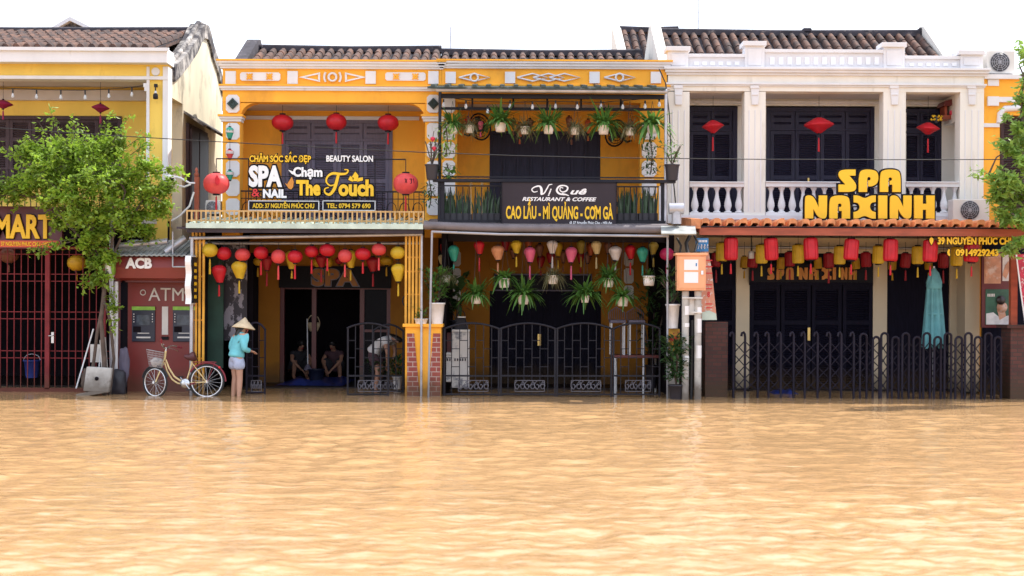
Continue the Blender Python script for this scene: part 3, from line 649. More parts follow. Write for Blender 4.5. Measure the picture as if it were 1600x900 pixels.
# ------------------------------------------------------------------ cream house with balusters
XN0, XN1 = wx(1043,YF,250), wx(1537,YF,250)
nh = thing('row_house', 'cream two storey house with a white balustrade and black shutters', 'house', ((XN0+XN1)/2,YF,0), 'houses in the flooded row')
zt = wz(107,YF,1290); zbm = wz(143,YF,1290); zfl = wz(337,YF,1290)
mb = MB(); mb.box(XN0,YF,zbm,XN1,YF+.3,zt)
PIL = ((1043,1077),(1163,1196),(1380,1415),(1500,1537))
for a, b in PIL: mb.pb(a,143.2,b,337,YF+.005,.33)
mb.box(XN0+.1,YB,.0,XN1-.1,YB+.2,zfl-.1)
for a, b in ((1040,1077),(1152,1197),(1366,1416),(1471,1540)): mb.pb(a,166,b,345,YB,.2)
mb.pb(1040,120,1540,165.6,YB,.2)
mb.box(XN0,YF+.3,-.1,XN0+.14,YI,zbm+.3); mb.box(XN1-.14,YF+.3,-.1,XN1,YI,zbm+.3)
mb.build('wall', M['cream'], nh)
mb = MB()
cornice(mb, XN0, XN1, wz(118.5,YF,1290), YF, [(.045,.05),(.05,.10),(.045,.14)]); cornice(mb, XN0, XN1, wz(136,YF,1290), YF, [(.03,.03),(.035,.06)])
for a, b in PIL:
    for k in (.22,.5,.78): x = a+(b-a)*k; mb.pb(x-1,172,x+1,330,YF-.004,.01)
    m_ = (a+b)/2; mb.pb(m_-7,133,m_+7,138,YF-.05,.06); mb.prism([P(m_-6.5,138,YF),P(m_+6.5,138,YF),P(m_+5,164,YF),P(m_-5,164,YF)],YF-.035,YF+.004); mb.pb(m_-5.5,146,m_+5.5,149,YF-.045,.02)
mb.build('cornice', M['white'], nh, .006)
mb = MB()
for (a, b), y in zip(PIL,(72,64,66,78)):
    mb.pb(a+1,y+7,b-1,107,YF+.02,.32); mb.pb(a-2,y,b+2,y+7,YF-.04,.44); mb.pb(a+6,y+12,b-6,102,YF,.02)
for (a, b), y in (((1077,1163),84),((1196,1380),77),((1415,1500),87)): mb.pb(a-1,y+5,b+1,107,YF+.08,.2); mb.pb(a-1,y,b+1,y+5,YF+.03,.3)
mb.build('parapet', M['white'], nh, .006)
mb = MB()
for (a, b, y0_, y1_, n_) in ((1082,1158,96,102,6),(1200,1377,89,101,13),(1418,1498,98,103,6)):
    for k in range(n_): x = a+(b-a)*(k+.5)/n_; mb.pb(x-3.6,y0_,x+3.6,y1_,YF+.055,.03)
build_split(mb,'parapet_ornament', M['paper_white'], nh)
MB().box(XN0,YF-.05,zfl-.16,XN1,YB+.1,zfl).build('balcony_floor', M['white'], nh)
mb = MB(); mb.box(XN0,YF+.3,zbm+.02,XN1,YB,zbm+.1); mb.build('balcony_ceiling', M['ceiling'], nh)
mb = MB(); mb.pb(1077,158,1500,162,YB-.05,.05); mb.build('crown_moulding', M['white'], nh)
shutters(nh,1070,167,1152,337,YB+.02,2,M['navy_wood'],top=38,split=.55,frame=7)
shutters(nh,1197,168,1366,337,YB+.02,4,M['navy_wood'],top=36,split=.55,frame=6)
shutters(nh,1404,170,1471,337,YB+.02,2,M['navy_wood'],top=38,split=.55,frame=6)
MB().pb(1262,278,1264.5,288,YB-.04,.05).build('door_handle', M['gold'], nh)
bal_prof = [(.060,0),(.060,.02),(.035,.03),(.045,.06),(.062,.12),(.058,.18),(.035,.28),(.026,.36),(.030,.40),(.045,.43),(.055,.45),(.055,.475)]
bs = (wz(292,YF+.1,1290)-wz(332,YF+.1,1290))/.475
bme = MB().lathe([(r_*1.15,z_*bs) for r_,z_ in bal_prof],(0,0,0),12).mesh('baluster', M['white'])
for (a, b, n_) in ((1077,1163,5),(1196,1380,11),(1415,1500,5)):
    rm = MB(); rm.pb(a+.5,285.5,b-.5,292,YF+.0,.24); rm.pb(a+.5,283.6,b-.5,285.4,YF-.03,.3); rm.pb(a+.5,332,b-.5,337.5,YF+.0,.24)
    ro = rm.build('balustrade', M['white'], nh, .005)
    for k in range(n_):
        p = pt(a+(b-a)*(k+.5)/n_,332,YF+.1); meshobj('baluster', bme, ro, p-ORG[nh.name])
tile_roof(nh, XN0+.12, wx(1440,29.6,50), 27.1, 5.95, 29.6, wz(57,29.6,1240))
mb = MB(); zr = wz(57,29.6,1240)
for xg, zp in ((XN0+.02,wz(42,29.6,1022)),(wx(1446,29.6,46),wz(44,29.6,1443))):
    mb.prism([(26.9,5.9),(29.4,zp),(29.7,zp+.05),(29.9,zp-.05),(33,5.8),(33,5.2),(26.9,5.2)],xg-.1,xg+.1,'x')
build_split(mb,'gable_coping', M['cream'], nh)
mb = MB()
for px_ in (1262,1443,1025): mb.pb(px_-7,43,px_+7,53,29.5,.25)
build_split(mb,'ridge_finial', M['ridge'], nh, .03)
MB().box(XN0,29.65,4,XN1,29.8,zr-.05).build('rear_wall', M['dark'], nh)
shell(nh, XN0+.14, XN1-.14, zfl-.1)
# ground floor: piers, doors, name board, cream beam
mb = MB()
for a, b in ((1150,1171),(1364,1386),(1484,1508)): mb.pb(a,372,b,612,YB-.12,.12)
mb.pb(1508,372,1536,612,YF+.2,.5); mb.pb(1100,372,1540,396,YB-.2,.08)
build_split(mb,'pier', M['pier_cream'], nh)
MB().box(XN0+.15,YB-.06,-.05,XN1-.15,YB-.02,wz(396,YB,1290)).build('shop_wall', M['dark_wood'], nh)
for (a, b, n_) in ((1100,1150,1),(1171,1364,4)):
    for k in range(n_): shutter(nh,a+(b-a)*k/n_+1,446,a+(b-a)*(k+1)/n_-1,612,YB-.13,M['dark_wood'],slats=True,split=.35,name='shop_door')
MB().pb(1171,440,1364,446,YB-.16,.08).build('door_lintel', M['dark_wood'], nh)
MB().pb(1262,512,1266,532,YB-.2,.05).build('door_handle', M['gold'], nh)
MB().pb(1134,512,1137,528,YB-.2,.05).build('door_handle', M['gold'], nh)
so = MB(); so.obox((wx(1335,26,360),26.05,wz(350,YA,1335)+.04),(ms(240,26),0,0),(0,.8,.12),(0,0,.015)); so.build('porch_ceiling', M['red_wood'], nh)
mb = MB(); mb.tube(pt(1100,386,YB-.35),pt(1484,388,YB-.35),.025); mb.build('porch_pipe', M['steel'], nh)

# ------------------------------------------------------------------ yellow house at the right edge
XR1 = XN1 + 4.5
yh = thing('row_house', 'yellow house with white moulded bands cut off by the right edge', 'house', (XN1+2.2,YF,0), 'houses in the flooded row')
mb = MB(); Yr = YF+.06
mb.box(XN1+.004,Yr,.0,wx(1562,Yr,250),Yr+.25,wz(118,Yr,1560)); mb.box(wx(1562,Yr,250),Yr,wz(180,Yr,1580),XR1,Yr+.25,wz(118,Yr,1580)); mb.box(wx(1562,Yr,250)+.002,Yr,0,XR1,Yr+.25,wz(330,Yr,1580))
mb.build('wall', M['spa_yellow'], yh)
mb = MB(); mb.box(XN1+.004,Yr-.08,wz(124,Yr,1560),XR1,Yr+.2,wz(117,Yr,1560)); mb.box(XN1+.1,Yr-.06,wz(160,Yr,1560),XR1,Yr+.01,wz(152,Yr,1560)); mb.box(XN1+.004,Yr-.04,wz(199,Yr,1560),wx(1561,Yr,195),Yr+.01,wz(193,Yr,1560))
mb.pb(1544,124,1561,134,Yr-.03,.04); mb.pb(1544,150.5,1561,165,Yr-.07,.08)
mb.path([pt(1562,192,Yr-.03),pt(1563,178,Yr-.03),pt(1570,170,Yr-.03),pt(1600,168,Yr-.03),pt(1640,170,Yr-.03)],.06,6); mb.build('moulding', M['white'], yh)
shutter(yh,1563,180,1602,330,Yr+.12,M['brown_wood'],split=.4); shutter(yh,1603,180,1642,330,Yr+.12,M['brown_wood'],split=.4)
mb = MB(); mb.pb(1536,372,1640,650,Yr-.12,.1); mb.build('lower_panel', M['dark_wood'], yh)
mb = MB(); mb.box(XN1,Yr+.3,0,XR1,YI,wz(120,Yr,1560)-.05); mb.build('inner_wall', M['dark'], yh)
# ------------------------------------------------------------------ awnings and porch posts
aw = thing('awning', 'pale green sheet awning with a yellow slat rail over the spa entrance', 'awning', (wx(475,26,350),26,3.0))
za = wz(352,YA,475); xa0, xa1 = wx(291,YA,352), wx(661,YA,352)
mb = MB(); mb.prism([(YA,za-.05),(YF,za+.16),(YF,za+.19),(YA,za+.01)],xa0,xa1,'x'); mb.box(xa0,YA-.03,za-.06,xa1,YA,za+.03); mb.build('sheet', M['green_sheet'], aw)
mb = MB()
for k in range(int((xa1-xa0)/.19)):
    X = xa0+.09+k*.19; mb.prism([(YA-.02,za+.012),(YF,za+.195),(YF,za+.235),(YA-.02,za+.045)],X-.03,X+.03,'x')
mb.build('sheet_rib', M['green_sheet'], aw)
mb = MB(); zt_, zb_ = wz(329,YA+.08,475), wz(347,YA+.08,475)
for z in (zt_-.015, zb_+.02): mb.box(xa0,YA+.06,z-.014,xa1,YA+.1,z+.014)
n_ = int((xa1-xa0)/.083)
for k in range(n_+1): X = xa0+(xa1-xa0)*k/n_; mb.box(X-.014,YA+.045,zb_-.03,X+.014,YA+.062,zt_)
mb.build('slat_rail', M['tan_metal'], aw)
mb = MB(); mb.tube(pt(296,372,YG-.05),pt(660,366,YG-.05),.032); mb.tube(pt(300,380,26.4),pt(660,380,26.4),.03); mb.build('beam', M['steel'], aw)
mb = MB(); mb.tube(pt(300,371,YG-.05),Vector((wx(300,YG,500),YG-.05,-.3)),.033); mb.build('post', M['steel'], aw)
mb = MB(); mb.tube(pt(659,366,YG-.05),Vector((wx(659,YG,500),YG-.05,-.3)),.022); mb.build('post', M['steel'], aw)
MB().pb(292,358,661,364,YA+.02,.06).build('fascia', M['soffit'], aw)
def slat_screen(label, xs, y0, y1, rails, hw=2):
    mb = MB()
    for x in xs: X = wx(x,YG+.06,480); mb.box(X-ms(hw,YG)/1.2,YG+.04,wz(y1,YG,x),X+ms(hw,YG)/1.2,YG+.08,wz(y0,YG,x))
    for y in rails: mb.pb(xs[0],y-1.2,xs[-1],y+1.2,YG+.078,.02)
    return tag(mb.build('slat_screen', M['yellow_metal'], None), label, 'screen', 'yellow slat screens of the spa porch')
slat_screen('tall yellow slat screen reaching the water behind the bicycle saddle', (301,306.5,312,318), 362, 640, (378,432,500,560))
slat_screen('short yellow slat screen standing on the brick pillar', (634,639.6,645,650.6,656), 362, 507, (402,424,460))
# yellow pillar with brick inlays
pl = thing('gate_pillar', 'yellow gate pillar with two tapering red brick inlays and white pots on top', 'pillar', (wx(660,YG,560),YG+.15,-.2))
mb = MB(); mb.pb(633,510,689,650,YG+.01,.4); mb.pb(629,506,692,511,YG-.04,.5); mb.build('body', M['spa_yellow'], pl, .006)
mb = MB(); Y = YG-.012
for p in ([(636,521),(647,521),(656,622),(656,650),(636,650)],[(677,521),(688,521),(688,650),(668,650),(668,622)]): lattice_poly(mb, p, Y, .03)
mb.build('brick_inlay', M['brick'], pl)

# restaurant: upper canopy, its posts, balcony rail and lower roller awning
cp = thing('canopy', 'dark ribbed canopy on thin posts over the fern balcony', 'canopy', (wx(860,26,140),26.2,3.2))
Yc = 25.75; zc = wz(140,Yc,862); xc0, xc1 = wx(668,Yc,140), wx(1040,Yc,140)
mb = MB(); mb.prism([(Yc-.05,zc+.0),(YF+.0,zc+.19),(YF+.0,zc+.22),(Yc-.05,zc+.04)],xc0,xc1,'x')
for k in range(int((xc1-xc0)/.25)):
    X = xc0+.1+k*.25; mb.prism([(Yc-.07,zc+.03),(YF-.01,zc+.215),(YF-.01,zc+.255),(Yc-.07,zc+.075)],X-.04,X+.04,'x')
mb.build('sheet', M['dkgreen_sheet'], cp)
mb = MB(); mb.tube(pt(682,140,Yc+.03),pt(1042,143,Yc+.03),.045); mb.build('gutter', M['steel'], cp)
mb = MB(); mb.pb(686,147,1038,154,Yc+.2,.06); mb.pb(686,168,1038,172,Yc+.55,.05)
for x in (738,802,855,908,970): mb.pb(x-1.5,154,x+1.5,170,Yc+.53,.04)
mb.build('beam', M['iron'], cp)
for x in (687,1040): MB().tube(Vector((wx(x,Yc+.06,250),Yc+.06,wz(348,Yc,x))),Vector((wx(x,Yc+.06,250),Yc+.06,zc)),.028).build('post', M['steel'] if x > 900 else M['iron'], cp)
Yb2 = 25.8
br = thing('balcony_rail', 'black balcony railing carrying snake plant troughs above the restaurant', 'railing', (wx(860,Yb2,310),Yb2,3.1))
mb = MB(); mb.pb(676,280,1056,284.5,Yb2-.08,.2); mb.pb(690,276,1040,278,Yb2+.05,.03); mb.pb(690,290,1040,292,Yb2+.02,.03); mb.pb(684,344,1040,348,Yb2-.05,.5); mb.build('top_rail', M['iron'], br)
mb = MB()
for k in range(36): x = 694+k*9.7; mb.pb(x-.8,292,x+.8,345,Yb2+.1,.02)
mb.pb(684,284,694,346,Yb2,.12); mb.pb(1032,284,1040,346,Yb2,.12); mb.build('bar', M['iron'], br)
MB().tube(pt(1031,291,Yb2-.04),pt(1031,345,Yb2-.04),.02).build('drain_pipe', M['steel'], br)
MB().box(wx(684,Yb2,345),Yb2,wz(352,Yb2,860)-.05,wx(1040,Yb2,345),YF,wz(348,Yb2,860)).build('deck', M['dkgreen_sheet'], br)
ra = thing('roller_awning', 'grey rolled awning with a white front bar over the restaurant gate', 'awning', (wx(860,YA,360),YA,2.9))
mb = MB(); z0_ = wz(357,YA,860); mb.path([pt(662,352,YA+.05),pt(760,356,YA+.05),pt(1050,359,YA+.05)],.075,10); mb.prism([(YA+.05,z0_+.03),(YF,z0_+.22),(YF,z0_+.25),(YA+.05,z0_+.07)],wx(664,YA,355),wx(1046,YA,355),'x'); mb.build('roll', M['grey_tarp'], ra)
mb = MB(); mb.path([pt(674,362,YA-.02),pt(780,366,YA-.02),pt(1045,369,YA-.02)],.022,8); mb.build('front_bar', M['post_grey'], ra)
for x, xb in ((675,669),(1043,1043)): MB().tube(pt(x,362 if x<900 else 369,YA-.02),Vector((wx(xb,YA-.02,620),YA-.02,-.3)),.019).build('post', M['post_grey'], ra)

# cream house: tiled awning
ta = thing('tile_awning', 'orange clay tile awning over the folding gate of the cream house', 'awning', (wx(1340,YA,350),26,2.9))
xt0, xt1 = wx(1092,YA,350), wx(1640,YA,350); zt0 = wz(354,YA,1340)
mb = MB(); mb.prism([(YA+.05,zt0-.03),(YF,zt0+.02),(YF,zt0+.05),(YA+.05,zt0+.0)],xt0,xt1,'x'); mb.build('batten_bed', M['sign_brown'], ta)
mb = MB(); n_ = int((xt1-xt0)/.222)
for k in range(n_):
    X = xt0+.11+k*.222+rnd.uniform(-.008,.008); e = rnd.uniform(-.012,.012); z_ = zt0+rnd.uniform(-.006,.006)
    prof_ = [(-.082,.0),(-.075,.085+e),(-.045,.118+e),(.02,.128),(.072,.118-e),(.092,.06-e),(.088,.012),(.05,.05),(-.04,.05)]
    mb.prism([(X+p[0]*.84,z_+p[1]*1.08) for p in prof_],YA-.02+rnd.uniform(-.015,.015),YF)
mb.build('tile_slope', M['tile_new'], ta)
mb = MB(); mb.box(xt0+.02,YA+.06,wz(368,YA,1340),xt1,YA+.10,zt0+.0); mb.build('fascia', M['red_wood'], ta)
mb = MB()
for k in range(int((xt1-xt0)/.6)): X = xt0+.1+k*.6; mb.prism([(YA+.1,zt0-.12),(YF,zt0-.02),(YF,zt0+.05),(YA+.1,zt0-.03)],X-.03,X+.03,'x')
mb.build('rafter', M['red_wood'], ta)
mb = MB(); mb.prism([(YA-.02,zt0-.05),(YF,zt0+.06),(YF,zt0+.24),(YA-.02,zt0+.12)],xt0-.14,xt0+.03,'x'); mb.build('verge', M['tile_new'], ta)
mb = MB(); mb.pb(1580,362,1590,512,YG+.1,.12); tag(mb.build('timber_post', M['red_wood'], None), 'red brown timber post on the brick pier at the right', 'post')

# ------------------------------------------------------------------ shop signs
sg = thing('shop_sign', 'dark plum shop board with big yellow capitals behind the leafy tree', 'sign', (wx(20,26,380),26.0,2.6))
Ys = 25.95
MB().pb(-150,322,97,388,Ys,.12).build('board', M['plum'], sg, .006)
mb = MB(); rounded_block(mb,-150,375.5,93,386,Ys-.02,.03); mb.build('address_strip', M['orange_band'], sg)
text(sg,'MART',-8,82,337,371,Ys-.03,M['sign_yellow'],.035,.06,outline=(M['sign_black'],.02))
text(sg,'ADD: 37 NGUYEN PHUC CHU - HOI AN',-14,88,378,384,Ys-.03,M['sign_yellow'],.02,.01)

sp = thing('letter_sign', 'white and yellow beauty salon lettering on a wire frame above the slat rail', 'sign', (wx(487,26.3,330),26.3,3.3))
Ys = 26.2
text(sp,'CHĂM SÓC SẮC ĐẸP',390,486,243.5,253,Ys,M['sign_yellow'],.03,.03,outline=(M['sign_black'],.085))
text(sp,'BEAUTY SALON',510,583,243.5,252.5,Ys,M['paper_white'],.03,.03,outline=(M['sign_black'],.07))
text(sp,'SPA',389,441,261,290,Ys,M['paper_white'],.05,.05,outline=(M['sign_black'],.07))
text(sp,'&',393.5,406,295,307,Ys-.02,M['sign_red'],.012,.03,outline=(M['sign_black'],.07))
text(sp,'NAIL',411,448,296.5,308.5,Ys,M['paper_white'],.05,.03,outline=(M['sign_black'],.085))
text(sp,'Chạm',458,504,262,275.5,Ys,M['paper_white'],.04,.03,outline=(M['sign_black'],.085))
text(sp,'The',463,501,283,304,Ys,M['sign_yellow'],.05,.04,outline=(M['sign_black'],.07))
text(sp,'ouch',529,584,282,305,Ys,M['sign_yellow'],.045,.04,outline=(M['sign_black'],.07))
for dx, m_, wd, yy in ((0,'sign_yellow',1.0,Ys-.02),(0,'sign_black',1.5,Ys+.015)):
    e = 0 if wd == 1.0 else 1.6
    ribbon(sp,[(524,288),(516,290),(510,284),(512,276),(520,271),(532,272),(541,271),(544,266),(538,265)],[1.6+e,2.2+e,2.6+e,3+e,4+e,4+e,3+e,2+e,1.5+e],yy,M[m_])
    ribbon(sp,[(529,272),(526,284),(522,296),(515,304),(508,301),(508,295),(514,293)],[4+e,5+e,5+e,4+e,2.6+e,2+e,1.4+e],yy-.004,M[m_])
    for pts in ([(552,283),(550,276),(555,268),(560,274),(559,283)],[(551,284),(544,281),(547,275),(553,278)],[(558,284),(560,278),(567,277),(567,282)]):
        g = MB(); lattice_poly(g, pts if e == 0 else [((p[0]-556)*1.13+556,(p[1]-277)*1.13+277) for p in pts], yy-.006, .012); g.build('leaf_emblem', M[m_], sp)
    for pts in ([(449,287),(456,276),(459,284),(458,292),(455,296),(450,294)],[(445,286),(449,288),(450,293)]):
        g = MB(); lattice_poly(g, pts if e == 0 else [((p[0]-454)*1.16+454,(p[1]-287)*1.16+287) for p in pts], yy-.006, .012); g.build('leaf_emblem', M[m_ if e else 'sign_orange'], sp)
    g = MB(); lattice_poly(g, [(450,265),(458,268),(463,274),(456,272)] if e == 0 else [(448.5,264),(459,266.5),(465,275.5),(455,274)], yy, .012); g.build('leaf_emblem', M['paper_white' if e == 0 else 'sign_black'], sp)
for (a, b, s) in ((388.5,498,'ADD: 37 NGUYỄN PHÚC CHU'),(504.5,586,'TEL: 0794 579 690')):
    MB().pb(a,314,b,328.5,Ys,.05).build('plate', M['sign_black'], sp)
    g = MB()
    for q in ((a,313.4,b,314.6),(a,328,b,329),(a-.5,313.4,a+.6,329),(b-.6,313.4,b+.5,329)): g.pb(*q,Ys-.01,.06)
    g.build('plate_frame', M['white_metal'], sp)
    text(sp,s,a+6,b-7,318.2,325,Ys-.012,M['sign_yellow'],.025,.01)
mb = MB(); mb.tube(pt(338,248,Ys+.08),pt(634,249,Ys+.08),.012); mb.tube(pt(338,248,Ys+.08),pt(338,262,Ys+.08),.008); mb.tube(pt(634,249,Ys+.08),pt(634,268,Ys+.08),.008)
for x in (388.5,586): mb.tube(pt(x,248,Ys+.08),pt(x,346,Ys+.08),.010)
for y in (276,293,303): mb.tube(pt(389,y,Ys+.08),pt(585,y,Ys+.08),.007)
mb.build('frame', M['iron'], sp)

rs = thing('shop_sign', 'dark brown restaurant board with white script and yellow dish names', 'sign', (wx(873,25.6,350),25.6,2.9))
Ys = 25.55
MB().pb(783.5,285,963.5,353,Ys,.06).build('board', M['sign_brown'], rs)
g = MB()
for q in ((783,284,964,285.5),(783,352,964,353.6),(783,284,784.4,353.6),(962.8,284,964,353.6)): g.pb(*q,Ys-.015,.08)
g.build('board_frame', M['sign_black'], rs)
Yt = Ys-.006
text(rs,'ị',856,862,296,303.5,Yt,M['paper_white'],.03,.005,.3); text(rs,'uê',891,917,294.8,303.5,Yt,M['paper_white'],.03,.005,.35)
ribbon(rs,[(840,299),(834,300),(831,296),(836,292),(843,291),(846,296),(846,304)],[1,1.6,1.8,2,2.6,4,3.4],Yt,M['paper_white'],.005)
ribbon(rs,[(845,304),(850,302),(855,294),(858,289),(863,288)],[2,2,2,1.6,1],Yt-.001,M['paper_white'],.005)
ribbon(rs,[(880,294),(876,293),(875,297),(879,300),(885,298),(887,293),(882,290),(874,291),(870,297),(873,302),(880,304),(886,304)],[1.2,1.4,1.6,1.8,2.4,2.4,2,2.6,3.2,3,2,1.2],Yt,M['paper_white'],.005)
ribbon(rs,[(878,302),(884,304),(889,306)],[1.2,2,1],Yt-.002,M['paper_white'],.005)
text(rs,'RESTAURANT & COFFEE',816,932,308.5,314,Yt,M['paper_white'],.03,.005,.3)
text(rs,'CAO LẦU - MÌ QUẢNG - COM GÀ',790.5,958,323,341.5,Yt,M['sign_yellow'],.03,.008)
hm_ = MB(); lattice_poly(hm_,[(925.4,325.5),(928.6,325),(929.4,321),(931.6,321),(931.2,326),(927.5,329)],Yt-.009,.008); hm_.build('horn_mark', M['sign_yellow'], rs)
text(rs,'đi 37 Nguyễn Phúc Chu - Hội An',890,956,346,349.8,Yt,M['paper_white'],.02,.005)

ns = thing('letter_sign', 'fat rounded yellow letters with black edges standing on the tile awning', 'sign', (wx(1358,25.9,345),25.9,3.15))
Ys = 25.7
for ch, a, b in (('S',1310,1337.5),('P',1341.5,1372),('A',1374.5,1407)): glyph(ns,ch,a,265,b,300,Ys,M['sign_yellow'],M['sign_black'],.04,.03)
for ch, a, b in (('N',1257.5,1292),('A',1295.5,1328),('X',1333.5,1368),('I',1372,1386),('N',1390,1424),('H',1428,1460)): glyph(ns,ch,a,305.5,b,341.5,Ys-.01,M['sign_yellow'],M['sign_black'],.04,.03)
mb = MB()
for x in (1262,1290,1340,1378,1420,1456): mb.tube(pt(x,338,Ys+.1),pt(x,349,Ys+.1),.01)
mb.tube(pt(1258,323,Ys+.1),pt(1460,323,Ys+.1),.012); mb.tube(pt(1312,283,Ys+.1),pt(1405,283,Ys+.1),.012)
for x in (1325,1390): mb.tube(pt(x,270,Ys+.1),pt(x,340,Ys+.1),.01)
mb.build('frame', M['iron'], ns)
nb = thing('letter_sign', 'small dull orange letters on the dark beam above the cream house doors', 'sign', (wx(1267,27.7,438),27.75,2.2))
Ys = YB-.22
MB().pb(1171,412,1364,441,Ys,.04).build('board', M['sign_black'], nb)
for ch, a, b in zip('SPANAXINH',(1199,1213,1228,1248,1264,1284,1301,1314,1326),(1210,1225,1240,1262,1279,1299,1306,1324,1338.5)): glyph(nb,ch,a,418,b,437,Ys-.02,M['sign_orange'],None,.03)
na = thing('letter_sign', 'yellow street address and telephone letters hanging under the tile awning', 'sign', (wx(1520,25.3,385),25.3,2.5))
Ys = 25.32
text(na,'39 NGUYỄN PHÚC CHU',1465,1585,371.5,381.5,Ys,M['sign_yellow'],.045,.02,outline=(M['sign_black'],.05))
text(na,'0914929243',1493,1560,390,399.5,Ys,M['sign_yellow'],.045,.02,outline=(M['sign_black'],.05))
for m_, e, yy in ((M['sign_black'],1.3,Ys+.012),(M['sign_yellow'],0,Ys)):
    g = MB(); lattice_poly(g,[(1455.5,383+e),(1452.5-e,377),(1452.5-e,373),(1455.5,370.5-e),(1458.5+e,373),(1458.5+e,377)],yy,.02)
    lattice_poly(g,[(1482,389-e),(1484.5+e,390),(1484+e,392.5),(1483.5,395),(1485+e,398),(1484,400.5+e),(1481-e,398),(1480-e,394)],yy,.02); g.build('pin_and_handset', m_, na)
mb = MB(); mb.tube(pt(1518,358,Ys+.03),pt(1518,372,Ys+.03),.006); mb.build('hanger', M['iron'], na)
ss = thing('letter_sign', 'dim brown letters with a grey outline over the dark spa doorway', 'sign', (wx(523,27.8,433),27.9,2.2))
MB().pb(436,416,611,450,YP-.06,.05).build('board', M['sign_black'], ss)
text(ss,'SPA',487,560,422,445,YP-.09,mat('brown_sign_letter',(.40,.15,.02),.5,.1),.05,.02,spacing=1.05,outline=(mat('grey_sign_edge',(.18,.18,.24),.5,.1),.04))
fb = MB(); fr = [(772,428,925,430),(772,453,925,455),(772,428,773.5,455),(923.5,428,925,455)]
for q in fr: fb.pb(*q,YP-.06,.04)
fbo = thing('name_board', 'black board in a thin pale frame over the restaurant door', 'sign', (wx(848,YP,455),YP-.05,2.1))
fb.build('frame', M['grey_wood'], fbo); MB().pb(773.5,430,923.5,453,YP-.05,.04).build('board', M['sign_black'], fbo)

# ------------------------------------------------------------------ gates
YL = 26.2
g = thing('security_gate', 'dark red barred gate closing the shop at the left edge', 'gate', (wx(30,YL,610),YL,-.1))
mb = MB()
for k in range(32): x = -160+k*10.7; mb.pb(x-.55,388,x+.55,608,YL+.02,.02)
for y in (397,428,439,487,498,548,559): mb.pb(-160,y-.6,176,y+.6,YL+.035,.02)
mb.build('bar', M['red_iron'], g)
mb = MB(); mb.pb(70,388,77,608,YL-.01,.06); mb.pb(-160,606,176,612,YL-.01,.08); mb.pb(-160,385,176,389,YL-.01,.08); mb.pb(160,388,165,620,YL-.01,.06); mb.build('frame', M['red_iron'], g)
mb = MB(); mb.pb(80,519,84,536,YL-.03,.03); mb.tube(pt(76,525,YL-.06),pt(83,524,YL-.06),.011); mb.build('handle', M['chrome'], g)
mb = MB(); mb.box(wx(-170,YL,612),YL-.08,-.2,wx(176,YL,612),YL+.3,wz(612,YL,30)); mb.build('sill', M['maroon'], g)
def scroll(mb, x0, x1, y0, y1, Y):
    for q in ((x0,y0,x1,y0+.9),(x0,y1-.9,x1,y1),(x0,y0,x0+.9,y1),(x1-.9,y0,x1,y1)): mb.pb(*q,Y,.012)
    n_ = 6
    for k in range(n_):
        cx = x0+(x1-x0)*(k+.5)/n_; w_ = (x1-x0)/n_; cy = (y0+y1)/2; h_ = (y1-y0)/2*.8; s_ = 1 if k % 2 else -1
        mb.path([pt(cx+s_*w_*.62*math.sin(t)*(1-t/9), cy-h_*math.cos(t)*(1-t/9), Y) for t in np.linspace(0,7,14)],.008,4,caps=False)
        mb.path([pt(cx-w_*.5, cy, Y), pt(cx, cy-h_*.8*s_, Y), pt(cx+w_*.5, cy, Y)],.008,4,caps=False)
def leaf_gate(t, x0, x1, ys, ym, Y, yb=617, m=None):
    m = m or M['iron']; fr, ba, sc = MB(), MB(), MB()
    top = lambda x: ys - (ys-ym)*(1-((x-(x0+x1)/2)/((x1-x0)/2))**2)
    fr.pb(x0,ys,x0+2.6,yb+3,Y,.035); fr.pb(x1-2.6,ys,x1,yb+3,Y,.035)
    fr.path([pt(x0+(x1-x0)*k/10,top(x0+(x1-x0)*k/10),Y+.015) for k in range(11)],.02,6)
    fr.pb(x0,586,x1,588.6,Y+.002,.03); fr.pb(x0,yb-2,x1,yb+.4,Y+.002,.03)
    n_ = max(3, int((x1-x0)/11.5)); xs = [x0+(x1-x0)*k/n_ for k in range(n_+1)]
    for k in range(1,n_): ba.pb(xs[k]-.65,top(xs[k]),xs[k]+.65,yb,Y+.01,.012)
    for k in range(n_):
        for j, y in enumerate((532,545,559,573)):
            if (j+k) % 2 == 0: ba.pb(xs[k],y-.6,xs[k+1],y+.6,Y+.012,.01)
    w_ = (x1-x0); scroll(sc, x0+w_*.26, x1-w_*.20, 594, 612, Y-.005)
    fr.build('frame', m, t); ba.build('bar', m, t); sc.build('scroll_panel', M['scrollgrey'], t)
M['scrollgrey'] = mat('grey_painted_scrollwork', (.13,.12,.14), .5, .15)
spec = [(693,780.5,'dark arched gate leaf in front of the white boxes beside the yellow pillar'),(781.5,868.5,'dark arched gate leaf in front of the restaurant door with the brass handle'),
        (869.5,956.5,'dark arched gate leaf hung below the widest hanging fern'),(957.5,1032,'dark arched gate leaf in front of the table stacked with chairs')]
for a, b, lab in spec:
    t = thing('arched_gate', lab, 'gate', (wx((a+b)/2,YG,617),YG+.1,-.1), 'arched iron gate leaves'); leaf_gate(t,a,b,514,505,YG+.1)
t = thing('arched_gate', 'dark arched gate leaf beside the yellow pillar in front of the spa doorway', 'gate', (wx(575,YG,617),YG+.1,-.1), 'arched iron gate leaves'); leaf_gate(t,542,608,513,505,YG+.1)
t = thing('arched_gate', 'dark arched gate leaf folded back behind the leaf beside the yellow pillar', 'gate', (wx(607,26.6,617),26.5,-.1), 'arched iron gate leaves'); leaf_gate(t,582,631,518,507,26.5,612)
